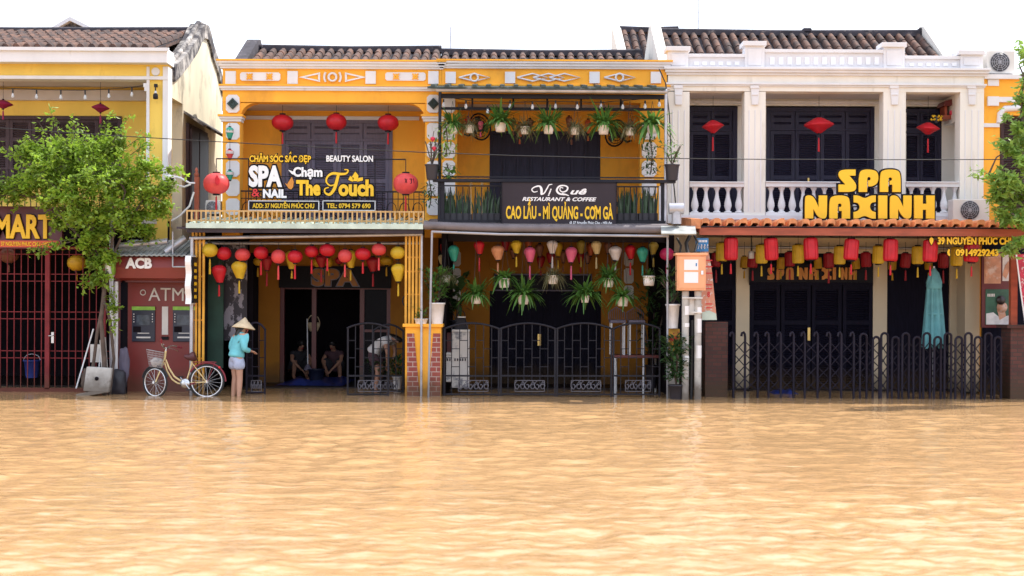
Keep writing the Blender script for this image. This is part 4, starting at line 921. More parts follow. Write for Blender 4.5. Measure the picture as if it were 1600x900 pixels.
t = thing('arched_gate', 'dark arched gate leaf standing open in front of the woman in the palm hat', 'gate', (wx(400,YG,617),25.9,-.1), 'arched iron gate leaves'); leaf_gate(t,384,415,516,504,25.9,614,M['purple_iron'])

fg_ = thing('folding_gate', 'long purple grey folding gate of hooked bars across the cream house', 'gate', (wx(1360,YG,620),YG,-.1))
px_ = [1146,1164,1184,1201,1220,1240,1257.5,1277.5,1297,1314.5,1334,1354,1374,1387,1404,1420,1437.5,1453,1470,1486,1503,1518,1533,1549,1564]
zb0 = -.15; hts = []
for i, x in enumerate(px_):
    y = 522 if i < 12 else (521 if i % 2 else 527); X = wx(x,YG,570); z = wz(y,YG,x); dx = ms(5,YG)
    if i >= 11:
        R_ = dx*1.05; pts = [Vector((X,YG,zb0)),Vector((X,YG,z-R_))]+[Vector((X-R_+R_*math.cos(t),YG-.01,z-R_+R_*1.1*math.sin(t))) for t in np.linspace(.35,2.8,7)]+[Vector((X-2*R_,YG-.01,z-R_)),Vector((X-2*R_,YG-.01,zb0))]
    else: pts = [Vector((X,YG,zb0)),Vector((X,YG,z-.05)),Vector((X-.006,YG,z)),Vector((X-dx*.5,YG-.01,z+.035)),Vector((X-dx,YG-.02,z+.02)),Vector((X-dx*1.25,YG-.02,z-.04))]
    mb = MB(); mb.path(pts,.022,6); mb.build('post', M['purple_iron'], fg_)
mb = MB(); zl0, zl1 = wz(612,YG,1350), wz(534,YG,1350); nl = 4
for i in range(len(px_)-1):
    a, b = wx(px_[i],YG,570), wx(px_[i+1],YG,570)
    for k in range(nl):
        u, v = zl0+(zl1-zl0)*k/nl, zl0+(zl1-zl0)*(k+1)/nl
        mb.tube((a,YG+.022,u),(b,YG+.022,v),.010,n=5); mb.tube((a,YG+.038,v),(b,YG+.038,u),.010,n=5)
mb.build('scissor_lattice', M['purple_iron'], fg_)

# ------------------------------------------------------------------ brick walls and pier at the cream house
mb = MB(); mb.pb(1102,503,1137,640,YG+.2,.4); tag(mb.build('brick_wall', M['brick_dark'], None), 'low dark brick wall behind the two grey poles', 'wall')
mb = MB(); mb.pb(1579,512,1650,640,YG+.02,.5); mb.pb(1574,508,1655,513,YG-.03,.6); tag(mb.build('brick_pier', M['brick_dark'], None), 'dark brick pier at the right edge under the timber post', 'pier')

# ------------------------------------------------------------------ cash machine booth
ab = thing('cash_machine_booth', 'red cash machine booth with a rounded fascia and white lettering', 'booth', (wx(240,26.5,610),26.4,-.1))
Yw = 26.45
mb = MB(); mb.pb(200,436,303,640,Yw,.1); mb.pb(172,436,188,640,Yw-.1,.1); mb.build('wall', M['maroon_booth'] if 'maroon_booth' in M else M['maroon'], ab)
M['booth_red'] = mat('booth_red_laminate', (.215,.030,.026), .4, .12, 2, wet=.6)
yA, yB_ = wz(398,25.7,240), wz(438,25.7,240); h_ = yA-yB_
mb = MB(); mb.prism([(Yw,yA),(25.85,yA),(25.74,yA-.04),(25.70,yA-h_*.5),(25.74,yB_+.04),(25.85,yB_),(Yw,yB_)],wx(178,25.7,418),wx(304,25.7,418),'x'); mb.build('fascia', M['booth_red'], ab)
text(ab,'ACB',196,237.5,404,418.5,25.68,M['paper_white'],.05,.01)
mb = MB(); mb.pb(196,438,304,441,25.9,.5); mb.build('booth_ceiling', M['maroon'], ab)
mb = MB(); mb.pb(199.5,441,304,640,Yw-.05,.048); mb.build('front_panel', M['booth_red'], ab)
text(ab,'ATM',232,287,450,470,Yw-.062,M['ac_white'],.0,.01)
for x in (223.5,293): mb = MB(); c = pt(x,457,Yw-.06); mb.path([c+Vector((math.cos(a)*ms(4,Yw),0,math.sin(a)*ms(4,Yw))) for a in np.linspace(0,6.283,17)],.010,5); mb.build('round_lock', M['ac_white'], ab)
mb = MB(); mb.pb(188,441,199,640,26.0,.02); mb.build('side_glass', M['glass_dark'], ab)
MB().tube(Vector((wx(182,25.85,500),25.85,-.2)),pt(182,440,25.85),.033).build('post', M['white_metal'], ab)
for (a, b) in ((206,242),(270,306)):
    m_ = MB(); m_.pb(a,479,b,534,Yw-.09,.06); mo = m_.build('cash_machine', M['navy'], ab, .01)
    MB().pb(a,479,b,484.5,Yw-.10,.02).build('top_strip', M['lime'], mo)
    MB().pb(a+7,492,b-8,508,Yw-.098,.02).build('screen', M['screen'], mo)
    k_ = MB()
    for r in range(4):
        for c_ in (a+3,b-4): k_.pb(c_-.7,490+r*4,c_+.8,491.6+r*4,Yw-.10,.02)
    k_.pb(a+9,520,b-9,521.2,Yw-.10,.02); k_.pb(a+7,526,b-7,528.4,Yw-.10,.02); k_.build('button', M['ac_white'], mo)
    MB().pb(a+2,510,a+14,519,Yw-.096,.01).build('card_slot', M['dark'], mo)
MB().pb(253,479,262.5,523,Yw-.07,.03).build('notice_plate', M['ac_white'], ab)
MB().pb(252,526,263,531,Yw-.08,.04).build('socket', M['sign_black'], ab)
rf = MB(); 
for k in range(34):
    X = wx(176,25.6,390)+k*.045*1.0; rf.obox((X,26.15,wz(389,26,240)+.02+(.012 if k % 2 else 0)),(.0225,0,0),(0,.62,.16),(0,0,.008))
rf.build('corrugated_roof', M['fibro'], ab)
rp = MB(); rp.tube(pt(186,384,25.75),pt(262,377,25.75),.055); rp.tube(pt(258,394,25.7),pt(290,372,25.8),.07); rp.tube(pt(270,417,25.62),pt(300,417,25.62),.016); rp.tube(pt(270,417,25.62),pt(270,362,25.62),.016); rp.build('roof_pipe', M['steel'], ab)
ds = thing('disc_sign', 'oval green and white projecting sign seen edge on by the cash machine booth', 'sign', (wx(173,25.6,415),25.6,2.0))
mb = MB(); c = pt(173,415,25.6); mb.lathe([(.02,-.05),(.21,-.045),(.225,0),(.21,.045),(.02,.05)],c,20,axis='x'); o = mb.build('disc', M['ac_white'], ds); o.rotation_euler = (0,0,0)
mb = MB(); mb.lathe([(.02,.046),(.17,.055),(.17,.062),(.02,.064)],c,20,axis='x'); mb.build('disc_face', M['leaf_sign'] if 'leaf_sign' in M else M['lime'], ds)
MB().tube(c+Vector((0,.1,.05)),c+Vector((.1,.5,.05)),.02).build('bracket', M['steel'], ds)
wv = thing('wavy_sign', 'white wavy edged sign projecting beside the yellow slat screen', 'sign', (wx(299,25.4,440),25.4,1.6))
X = wx(298,25.3,440)
def wavy(y0, y1, n_=16):
    a = [(25.12+.035*math.sin(k/n_*2*math.pi*2), y0+(y1-y0)*k/n_) for k in range(n_+1)]
    return a + [(p[0]+.36, p[1]) for p in a[::-1]]
z0_, z1_ = wz(475,25.3,298), wz(400,25.3,298)
mb = MB(); mb.prism(wavy(z0_,z1_),X-.055,X+.045,'x'); mb.build('edge', M['paper_white'], wv)
mb = MB(); mb.prism([(p[0]+.03,p[1]) for p in wavy(z0_+.02,z1_-.02)],X+.046,X+.075,'x'); mb.build('face', M['sign_black'], wv)
mb = MB()
for k in range(6): mb.box(X+.075,25.25,z0_+.1+k*.115,X+.08,25.42,z0_+.16+k*.115)
mb.build('marking', M['sign_yellow'], wv)

# ------------------------------------------------------------------ meter box on two poles, banners, posters
eb = thing('meter_box', 'orange electric box with two white notices on two grey poles', 'electric box', (wx(1080,24.9,620),24.95,-.2))
Ye = 24.9
MB().pb(1058,398,1103,454,Ye,.28).build('case', M['orange_box'], eb, .01)
MB().pb(1055.5,395,1106,399,Ye-.03,.36).build('lid', M['orange_box'], eb, .008)
MB().pb(1061,401,1101,451,Ye-.012,.012).build('door', M['orange_box'], eb, .004)
MB().pb(1069,405.5,1091,422,Ye-.018,.006).build('notice', M['paper_white'], eb); MB().pb(1069,425,1091,442,Ye-.018,.006).build('notice', M['paper_white'], eb)
MB().pb(1087,411,1089,416,Ye-.021,.006).build('emblem', M['blue_sign'], eb)
MB().pb(1095.5,423,1099,429,Ye-.03,.02).build('lock', M['chrome'], eb)
for x in (1071,1090.5):
    p_ = MB().tube(Vector((wx(x,Ye+.14,550),Ye+.14,-.3)),pt(x,455,Ye+.14),.062,n=14).build('pole', M['concrete'], eb)
    s_ = MB()
    for (a, b) in ((478,492),(505,511),(556,566)) if x < 1080 else ((480,490),(498,520),(540,560)): s_.lathe([(.0635,wz(b,Ye,x)),(.0635,wz(a,Ye,x))],(wx(x,Ye+.14,550),Ye+.14,0),14)
    build_split(s_,'sticker', M['paper_white'], p_)
mb = MB(); mb.pb(1066,464.5,1098,466.5,Ye+.06,.05); mb.pb(1082,487,1097,489,Ye+.06,.05); mb.build('clamp', M['ac_white'], eb)
MB().pb(1077,467,1086,492,Ye+.16,.08).build('conduit_box', M['ac_white'], eb)
mb = MB(); mb.tube(pt(1082,500,Ye+.2),Vector((wx(1082,Ye,620),Ye+.2,-.2)),.03); mb.path([pt(1062,396,Ye+.1),pt(1064,384,Ye+.2),pt(1058,372,Ye+.3)],.02,6); mb.path([pt(1075,396,Ye+.1),pt(1072,380,Ye+.2),pt(1078,368,Ye+.3)],.035,6); mb.path([pt(1085,396,Ye+.1),pt(1090,378,Ye+.2),pt(1084,366,Ye+.3)],.02,6); build_split(mb,'cable', M['cord'], eb)
mb = MB(); mb.obox(pt(1060,360,24.95),(ms(27,25),0,-.0),(.02,.24,.08),(0,-.01,.012)); tag(mb.build('roof_sheet', M['fibro'], None), 'loose grey sheet of roofing above the orange electric box', 'roof sheet')
pp = MB(); pp.tube(pt(1057,350,25.1),pt(1057,325,25.1),.085,n=14); pp.tube(pt(1045,326,25.1),pt(1068,326,25.1),.10,n=14); tag(pp.build('drain_pipe', M['steel'], None), 'grey plastic pipe tee standing above the loose roof sheet', 'pipe')
bn = thing('banner', 'tapering salmon pink banner behind the orange electric box', 'banner', (wx(1108,25.3,500),25.3,1.3))
mb = MB(); lattice_poly(mb,[(1096,393),(1107,392),(1112,420),(1120,499),(1096,499)],25.35,.02); mb.build('cloth', M['banner'], bn)
mb = MB(); lattice_poly(mb,[(1097,488),(1108,485),(1119,490),(1120,500),(1097,500)],25.335,.014); mb.build('picture', M['green_sheet'], bn)
for k,(s,y) in enumerate((('8',462),)): text(bn,s,1105,1109.5,456,464,25.342,M['sign_red'],.03,.004)
mb = MB()
for y in (406,416,426,444,450,474,480): mb.pb(1103,y,1113,y+1.6,25.342,.006)
mb.build('print_line', M['sign_red'], bn)
MB().tube(pt(1095,390,25.37),Vector((wx(1095,25.37,560),25.37,-.1)),.012).build('stick', M['steel'], bn)
bl = thing('hanging_sign', 'small blue sign hanging above the salmon banner', 'sign', (wx(1097,25.3,385),25.3,2.3))
MB().pb(1087,372,1107,393,25.3,.02).build('face', M['blue_sign'], bl)
g = MB()
for k in range(7): g.pb(1089.5+k*2.3,375,1091+k*2.3,378.5,25.292,.008)
for k in range(3): ribbon_pts = [pt(1091+k*5,389,25.29),pt(1092+k*5,382,25.29),pt(1095+k*5,388,25.29),pt(1096+k*5,381.5,25.29)]; g.path(ribbon_pts,.008,4)
g.build('lettering', M['paper_white'], bl)
rb_ = thing('banner', 'red patterned cloth banner hanging at the right edge', 'banner', (wx(1598,25.2,500),25.2,1.3))
mb = MB(); lattice_poly(mb,[(1588,397),(1625,397),(1625,505),(1602,505),(1595,455)],25.25,.02); mb.build('cloth', M['red_banner'], rb_)
mb = MB(); mb.path([pt(1588,397,25.24),pt(1595,455,25.24),pt(1602,505,25.24)],.014,5); mb.build('hem', M['paper_white'], rb_)
ps = thing('poster_board', 'dark board with spa treatment photographs beside the timber post', 'poster', (wx(1558,26.3,510),26.35,1.2))
Yp = 26.35
MB().pb(1534,392,1582,512,Yp,.06).build('board', M['maroon'], ps)
M['ph_skin'] = mat('photo_skin_tone',(.55,.27,.16),.4,.25,7,c2=(.66,.50,.42),c2sc=8); M['ph_white'] = mat('photo_white',(.70,.66,.63),.4,.15,9); M['ph_green'] = mat('photo_dark_green',(.03,.10,.06),.4,.4,5); M['ph_dark'] = mat('photo_dark',(.03,.02,.02),.4,.3)
MB().pb(1538,396,1564,443,Yp-.012,.01).build('photograph', M['ph_skin'], ps); MB().pb(1566.5,396,1580,439,Yp-.012,.01).build('photograph', M['ph_white'], ps)
g = MB(); lattice_poly(g,[(1566.5,430),(1571,414),(1576,408),(1578,420),(1572,436)],Yp-.02,.006); lattice_poly(g,[(1540,405),(1552,398),(1560,412),(1549,430),(1540,438)],Yp-.02,.006); g.build('photograph_detail', M['ph_skin'], ps)
MB().pb(1540,452,1580,507,Yp-.012,.01).build('photograph', M['ph_green'], ps)
g = MB(); lattice_poly(g,[(1541,507),(1541,490),(1552,488),(1562,496),(1580,492),(1580,507)],Yp-.02,.006); g.build('photograph_detail', M['ph_white'], ps)
g = MB(); g.lathe([(.001,0),(.10,.002),(.10,.008),(.001,.009)],(wx(1565,Yp,480),Yp-.03,wz(480,Yp,1565)),16,axis='y'); lattice_poly(g,[(1558,484),(1568,478),(1572,494),(1562,500)],Yp-.026,.006); g.build('photograph_detail', M['ph_skin'], ps)
g = MB(); g.lathe([(.001,0),(.085,.002),(.085,.008),(.001,.009)],(wx(1563,Yp,469),Yp-.04,wz(469,Yp,1563)),16,axis='y'); g.build('photograph_detail', M['ph_dark'], ps)
g = MB()
for k in range(5): g.pb(1543+k*2.4,459,1544.6+k*2.4,463.5,Yp-.02,.006)
g.build('photograph_lettering', M['ph_white'], ps)

# ------------------------------------------------------------------ air conditioners, spirit house, cables, camera
def air_con(label, x0, y0, x1, y1, Y, group='outdoor air conditioner units'):
    t = thing('air_conditioner', label, 'air conditioner', (wx((x0+x1)/2,Y,y1),Y+.15,wz(y1,Y,x0)), group)
    MB().pb(x0,y0,x1,y1,Y,.32).build('case', M['ac_white'], t, .015)
    cx, cy = x0+(x1-x0)*.46, (y0+y1)/2; c = pt(cx,cy,Y-.01); r_ = ms((y1-y0)*.42,Y)
    mb = MB(); mb.lathe([(.001,0),(r_,0),(r_,.006),(.001,.006)],c,24,axis='y'); mb.build('fan_opening', M['ac_dark'], t)
    g = MB()
    for k in range(1,6): g.path([c+Vector((math.cos(a)*r_*k/5,-.014,math.sin(a)*r_*k/5)) for a in np.linspace(0,6.2832,21)],.004,4,caps=False)
    for k in range(10): a = k*.628; g.tube(c+Vector((0,-.018,0)),c+Vector((math.cos(a)*r_,-.018,math.sin(a)*r_)),.004,n=4)
    g.build('fan_guard', M['steel'], t)
    g = MB()
    for a in (x0+5,x1-12): g.pb(a,y1,a+7,y1+2.5,Y+.02,.28)
    g.build('foot', M['ac_dark'], t)
    g = MB()
    for k in range(8): z = y0+4+k*(y1-y0-8)/8; g.pb(x0-.6,z,x0+.8,z+1.6,Y+.03,.26)
    g.build('side_grille', M['steel'], t); return t
air_con('white outdoor air conditioner standing on the orange tile awning', 1489,311,1546,346,26.25)
air_con('white outdoor air conditioner on top of the yellow house at the right', 1542,79,1586,115,26.9)
air_con('small shaded air conditioner behind the pink lantern left of the salon', 321,313,344,334,26.75)
sh_ = thing('spirit_house', 'red brown wall shrine with yellow flowers on the cream balcony', 'shrine', (wx(1488,27.6,180),27.6,4.9))
MB().pb(1471,180,1499,186,27.5,.35).build('shelf', M['red_wood'], sh_); mb = MB(); mb.pb(1476,164,1480,180,27.55,.3); mb.pb(1494,164,1499,180,27.55,.3); mb.pb(1480,164,1494,180,27.8,.05); mb.build('cabinet', M['red_wood'], sh_)
mb = MB(); mb.prism([P(1472,166,27.5),P(1476,158,27.5),P(1501,152,27.5),P(1503,164,27.5)],27.45,27.9); mb.build('roof', M['maroon'], sh_)
mb = MB()
for k in range(26): c = pt(rnd.uniform(1455,1472),rnd.uniform(181,189),27.4+rnd.uniform(-.1,.1)); mb.lathe([(.004,-.02),(.026,0),(.004,.02)],c,6)
mb.build('flower', M['sign_yellow'], sh_); MB().lathe([(.03,0),(.05,.06),(.03,.12)],pt(1463,192,27.4),10).build('vase', M['ac_dark'], sh_); MB().lathe([(.02,0),(.05,.03),(.035,.09)],pt(1487,180,27.5),10).build('incense_bowl', M['flower'], sh_)
wy = 24.4
def cable(label, pts, r=.008, Y=wy, sag=0): 
    mb = MB(); fine = []
    for i in range(len(pts)-1):
        for k in range(6): t = k/6; fine.append((pts[i][0]*(1-t)+pts[i+1][0]*t, pts[i][1]*(1-t)+pts[i+1][1]*t))
    fine.append(pts[-1]); mb.path([pt(x,y,Y) for x,y in fine],r,5); return tag(mb.build('power_cable', M['cord'], None), label, 'cable')
cable('thin black cable sagging along the whole row in front of the houses', [(-300,182),(0,200),(180,212),(350,222),(520,231),(660,238),(800,243),(950,246.5),(1200,249),(1450,249.5),(1600,249),(1900,247)])
cable('black cable hanging down the corner of the cream house', [(1030,108),(1040,130),(1046,180),(1049,250),(1054,300),(1056,324)], .012, 26.6)
for k,(x,y0,y1,Y,lab) in enumerate(((1091,-30,48,29.6,'tall thin rod antenna on the cream house roof'),(704,42,78,29.6,'short thin rod antenna on the orange roof'))):
    tag(MB().tube(pt(x,y1+2,Y),pt(x,y0,Y),.013,n=6).build('antenna', M['steel'], None), lab, 'antenna')
cc = thing('security_camera', 'white dome camera with looping cables at the left house corner', 'camera', (wx(266,26.2,280),26.3,4.0))
mb = MB(); c = pt(266,277,26.3); mb.lathe([(.02,.05),(.09,.03),(.10,0),(.09,-.02)],c,14); mb.build('housing', M['paper_white'], cc)
MB().lathe([(.085,-.02),(.07,-.07),(.02,-.10)],c,14).build('dome', M['glass_dark'], cc)
mb = MB(); mb.path([pt(268,275,26.3),pt(282,278,26.3),pt(296,286,26.3),pt(304,286,26.4)],.02,6); mb.path([pt(272,278,26.3),pt(278,290,26.3),pt(288,292,26.3),pt(298,288,26.3)],.018,6); mb.path([pt(303,300,26.3),pt(296,322,26.3),pt(280,338,26.3),pt(268,345,26.3)],.02,6); build_split(mb,'cable', M['paper_white'], cc)
wp = MB(); wp.pb(303.5,276,310,348,26.4,.08); wp.lathe([(.03,0),(.05,.04),(.02,.09),(.035,.12),(.01,.17)],pt(307,276,26.44),10); tag(wp.build('timber_post', M['red_wood'], None), 'red brown timber post with a turned finial left of the salon', 'post')
wl = thing('wall_lamp', 'small black wall lamp on the yellow corner pillar', 'lamp', (wx(243,26.7,145),26.7,5.6))
mb = MB(); mb.pb(240.5,131,245.5,136,26.74,.05); mb.tube(pt(243,133,26.7),pt(243,142,26.7),.012); mb.build('arm', M['iron'], wl); MB().lathe([(.02,.10),(.045,.08),(.05,0),(.03,-.01)],pt(243,154,26.7),10).build('shade', M['iron'], wl); MB().lathe([(.015,.05),(.028,.02),(.015,-.02)],pt(243,146,26.7),8).build('bulb', M['bulb'], wl)
def bulb_string(label, pts, bulbs, Y, drop=7):
    t = thing('light_string', label, 'string lights', tuple(pt(*pts[0],Y))); mb = MB(); mb.path([pt(x,y,Y) for x,y in pts],.007,5); mb.build('cable', M['cord'], t)
    for x, y in bulbs:
        mb = MB(); mb.tube(pt(x,y,Y),pt(x,y+drop,Y),.016,n=6); s_ = mb.build('socket', M['cord'], t)
        MB().lathe([(.012,.0),(.024,-.03),(.032,-.06),(.018,-.09)],pt(x,y+drop,Y),8).build('bulb', M['bulb'], s_)
bulb_string('string of clear bulbs sagging under the mustard balcony ceiling', [(-100,135),(0,137),(60,140),(130,141),(190,138),(246,131)], [(20,138.5),(57,140),(95,140.8),(133,141),(170,139),(206,136.5)], 26.9)
bulb_string('string of white bulbs under the dark fern balcony canopy', [(686,150),(740,158),(800,160),(860,158),(940,160),(1036,152)], [(693,155),(728,157),(762,165),(797,157),(832,158),(868,157),(902,158),(939,157),(973,158),(1008,157),(1030,154)], 26.0, 5)
for lab, cx, cy, s_ in (('black wall fan tilted on the orange wall at the left of the fern balcony',750,198,1),('black wall fan tilted on the orange wall at the right of the fern balcony',962,208,-1)):
    t = thing('wall_fan', lab, 'fan', (wx(cx,27.6,cy),27.6,wz(cy,27.6,cx)), 'wall fans'); c = pt(cx,cy,27.6)
    ax = Vector((s_*-.55,-.75,-.25)).normalized(); u = ax.orthogonal().normalized(); q = ax.cross(u)
    mb = MB()
    for rr in (.08,.14,.20,.25): mb.path([c+(u*math.cos(a)+q*math.sin(a))*rr+ax*(.08*(1-(rr/.25)**2)) for a in np.linspace(0,6.2832,21)],.008,4,caps=False)
    for k in range(16): a = k*.3927; mb.path([c+ax*.08,c+(u*math.cos(a)+q*math.sin(a))*.25],.004,4)
    mb.path([c+(u*math.cos(a)+q*math.sin(a))*.255 for a in np.linspace(0,6.2832,21)],.018,5,caps=False); mb.build('guard', M['iron'], t)
    mb = MB(); mb.obox(c-ax*.05,u*.07,q*.07,ax*.06); mb.path([c-ax*.06,pt(cx-s_*18,cy+14,27.75),pt(cx-s_*24,cy+12,27.9)],.022,6); mb.build('motor', M['iron'], t)
    mb = MB()
    for k in range(3): a = k*2.094; d_ = u*math.cos(a)+q*math.sin(a); e_ = ax.cross(d_); mb.obox(c+d_*.11+ax*.02,d_*.1,e_*.05+ax*.015,ax*.004)
    mb.build('blade', M['ac_dark'], t)
# ------------------------------------------------------------------ silk lanterns
def lprof(kind):
    if kind == 'round': return [(max(.16,.5*math.sqrt(max(0,1-(2*z)**2))**.85),z) for z in np.linspace(-.49,.49,15)]
    if kind == 'balloon': return [(.21,-.5),(.235,-.44),(.30,-.30),(.37,-.14),(.44,.02),(.49,.14),(.5,.22),(.48,.30),(.42,.38),(.32,.45),(.22,.49),(.2,.5)]
    if kind == 'saucer': return [(.06,-.5),(.12,-.44),(.28,-.22),(.44,-.05),(.5,.03),(.47,.10),(.33,.26),(.18,.42),(.10,.48),(.06,.5)]
    return [(.30,-.5),(.44,-.475),(.485,-.42),(.5,-.32),(.5,.32),(.485,.42),(.44,.475),(.30,.5)]
LM = {}
def lmesh(kind, col):
    if (kind, col) not in LM:
        mb = MB(); mb.lathe(lprof(kind), n=28, rib=.055, smooth=False if kind == 'cylinder' else True); LM[kind,col] = mb.mesh('shade', col if not isinstance(col,str) else SILK[col])
    return LM[kind,col]
capm = MB().lathe([(.5,-.5),(.5,.5)],n=12).mesh('cap', M['sign_black'])
_t = MB(); _t.lathe([(.15,0),(.35,-.04),(.5,-.12),(.38,-.16),(.5,-.2),(.62,-1),(.3,-1)],n=8)
TM = {}
def tassel(col):
    if col not in TM: TM[col] = _t.mesh('tassel', SILK[col] if isinstance(col,str) else col)
    return TM[col]
cordm = MB().lathe([(.5,0),(.5,1)],n=5).mesh('cord', M['cord'])
def lantern(kind, col, px, py, w, h, Y, ytop, tl, label, group, tcol=None, t0=3):
    c = pt(px,py,Y); W_, H_ = ms(w,Y), ms(h,Y)
    t = thing('silk_lantern', label, 'lantern', c, group); rz = rnd.uniform(0,.3)
    meshobj('shade', lmesh(kind,col), t, rot=(rnd.uniform(-.10,.10),rnd.uniform(-.10,.10),rz), scale=(W_*rnd.uniform(.96,1.04),W_,H_*rnd.uniform(.96,1.04)))
    r_ = lprof(kind)[-1][0]*2*W_*.9; rb_ = lprof(kind)[0][0]*2*W_*.9
    meshobj('cap', capm, t, (0,0,H_*.5+.005), scale=(r_,r_,.03)); meshobj('cap', capm, t, (0,0,-H_*.5-.005), scale=(rb_,rb_,.025))
    if tl:
        meshobj('cord', cordm, t, (0,0,-H_*.5-ms(t0,Y)), scale=(.008,.008,ms(t0,Y)))
        meshobj('tassel', tassel(tcol or (col if isinstance(col,str) else col)), t, (0,0,-H_*.5-ms(t0,Y)), scale=(.032,.032,ms(tl,Y)))
    top = wz(ytop,Y,px)-c.z
    if top > H_*.5: meshobj('cord', cordm, t, (0,0,H_*.5), scale=(.008,.008,top-H_*.5))
    return t
# upper floors
for k,(x,y,w_,lab) in enumerate(((5,163,30,'plum silk saucer lantern cut off by the left edge under the mustard balcony'),(157,169,28,'plum silk saucer lantern hanging between the bulbs of the mustard balcony'))):
    lantern('saucer', M['purple_silk'], x, y, w_, 14, 27.3, 128, 14, lab, 'plum lanterns of the mustard balcony', M['purple_silk'])
for k,(x,y) in enumerate(((441.5,191.5),(525.5,190.5),(606.5,192))):
    lantern('round','red',x,y,33,25,27.2,164,18,'red oblate lantern under the salon balcony ceiling, ' + ('nearest the left pilaster','in the middle above the shutters','nearest the fern canopy')[k],'red lanterns of the salon balcony')
for x,y,lab in ((338,287,'faded pink lantern with a torn side left of the salon lettering'),(634,287,'faded pink lantern with handwriting right of the salon lettering')):
    t = lantern('round','coral',x,y,40,33,25.9,262,24,lab,'large pink lanterns on the salon sign frame','red')
    if x > 500:
        mb = MB()
        for k,(dx,pts) in enumerate(((-13,[(0,-3),(1,4),(4,3)]),(-7,[(0,-4),(0,3),(3,-1)]),(-1,[(0,-4),(3,3),(0,2),(3,-3)]),(6,[(0,-3),(3,-4),(3,3),(0,4)]),(12,[(0,-4),(1,3)]))):
            mb.path([pt(x+dx+p[0],y-4+p[1],25.9-.225+abs(dx)*.0055) for p in pts],.008,4)
        mb.build('handwriting', M['sign_black'], t)
    else:
        mb = MB(); p_ = [(0,-12),(4,-5),(3,2),(0,5),(-3,1),(-3,-6)]
        mb.prism([(P(x+1+q[0],y-2+q[1],25.66)) for q in p_],25.655,25.70); mb.build('tear', SILK['red'], t)
for k,(y,h) in enumerate(((208,18),(241,14),(274,15))):
    lantern('balloon',('teal','coral','teal')[k],359,y,13,h,26.6,192 if k==0 else (250 if k==1 else 215),0,('topmost','middle','lowest')[k]+' of three small striped lanterns strung down the white pilaster blocks','small striped lanterns on one string')
    c = pt(359,y,26.6); mb = MB(); mb.lathe([(ms(6.45,26.6),ms(.5,26.6)),(ms(6.6,26.6),ms(3,26.6)),(ms(6.4,26.6),ms(5,26.6))],c,20); mb.build('band', SILK['white'], [o for o in COL.objects if o.name.startswith('silk_lantern')][-1])
for x,y,w_,h,lab in ((1114,198,35,20,'red saucer lantern in the narrow left bay of the cream balcony'),(1279.5,196,48,26,'red saucer lantern in the wide middle bay of the cream balcony'),(1450,201,37,19,'red saucer lantern beside the shrine in the right bay of the cream balcony')):
    lantern('saucer','red',x,y,w_,h,27.2,150,22,lab,'red saucer lanterns of the cream balcony',t0=6)
# spa porch
spa = [('round','yellow',328,391,24,21,25.6,24),('round','red',350,396,24,21,25.7,0),('round','coral',379,398,24,19,25.7,0),('round','red',408,395,24,20,25.7,22),('round','coral',435,401,23,22,25.6,22),('round','red',461,401,24,20,25.6,22),
       ('round','red',487,393,23,19,25.7,22),('round','red',511.5,391,24,19,25.6,20),('round','coral',539,400,22,20,25.6,20),('round','red',567,397,24,19,25.6,18),('round','coral',592,390,24,19,25.6,20),('round','yellow',621.5,395,24,20,25.6,0),
       ('balloon','red',342.5,428,23,28,25.75,18),('balloon','yellow',374,422,24,27,25.75,20),('balloon','deep',417,411,19,22,26.3,22),('balloon','yellow',456,406,22,28,26.4,12),('balloon','deep',502,408,19,20,26.3,20),('balloon','yellow',548,405,19,28,26.3,16),('balloon','deep',583,413,21,23,26.2,20),('balloon','yellow',622.5,426,22,28,25.65,20),
       ('round','amber',403,409,15,13,27.2,14),('round','amber',497,410,18,15,27.3,0),('round','amber',514,410,14,15,27.4,10),('round','amber',604,408,22,13,27.0,14),('round','deep',530,407,14,12,27.3,0)]
cn = {}
for i,(k_,c_,x,y,w_,h,Y,tl) in enumerate(spa):
    row = 'front row' if Y < 25.9 else 'back rows'
    key = (k_,c_,row); cn.setdefault(key,0); cn[key] += 1
    kn = {'round':'round','balloon':'tapering balloon'}[k_]; cnm = {'deep':'dark red','coral':'shiny pink red','amber':'dim yellow'}.get(c_,c_)
    lantern(k_,c_,x,y,w_,h,Y,379 if Y<26 else 384,tl,f'{cnm} {kn} spa porch lantern, {ORDW[cn[key]-1]} such from left, {row}','silk lanterns in the spa porch')
# restaurant porch
res = [('balloon','teal',709,396,18,24,26.0,8),('balloon','cream',690,406,11,15,26.2,14),('balloon','red',749,387,18,20,26.0,22),('balloon','peach',778,395,21,22,25.9,18),('balloon','yellow',807,386,18,20,26.0,16),('balloon','pink',828,398,18,24,25.9,22),
       ('balloon','deep',790,382,15,20,26.8,0),('balloon','orange',826,381,13,18,26.9,0),('balloon','brown',843,391,14,20,26.9,14),('balloon','white',863,386,18,20,25.9,18),('balloon','amber',872,390,14,22,26.6,14),('balloon','pink',892.5,398,18,24,25.9,22),
       ('balloon','olive',908,386,15,20,26.5,16),('balloon','cream',932,387,17,20,26.0,18),('balloon','orange',923,390,12,20,26.9,0),('balloon','brown',950,387,14,18,26.8,10),('balloon','white',961.5,396,21,22,25.9,14),('balloon','red',985,394,18,22,26.1,20),('balloon','teal',1004,398,18,23,26.0,16),('balloon','olive',1021,388,16,20,26.1,14),('round','magenta',1042,397,22,19,25.9,16),
       ('balloon','brown',880,401,13,18,27.4,10),('balloon','deep',860,402,14,18,27.4,8),('balloon','deep',693,388,12,16,26.9,0),('balloon','deep',907,402,13,18,27.5,10),('balloon','brown',918,403,13,16,27.6,0),('balloon','deep',845,408,14,18,27.6,8),('balloon','brown',802,395,12,16,27.2,0)]
cn = {}
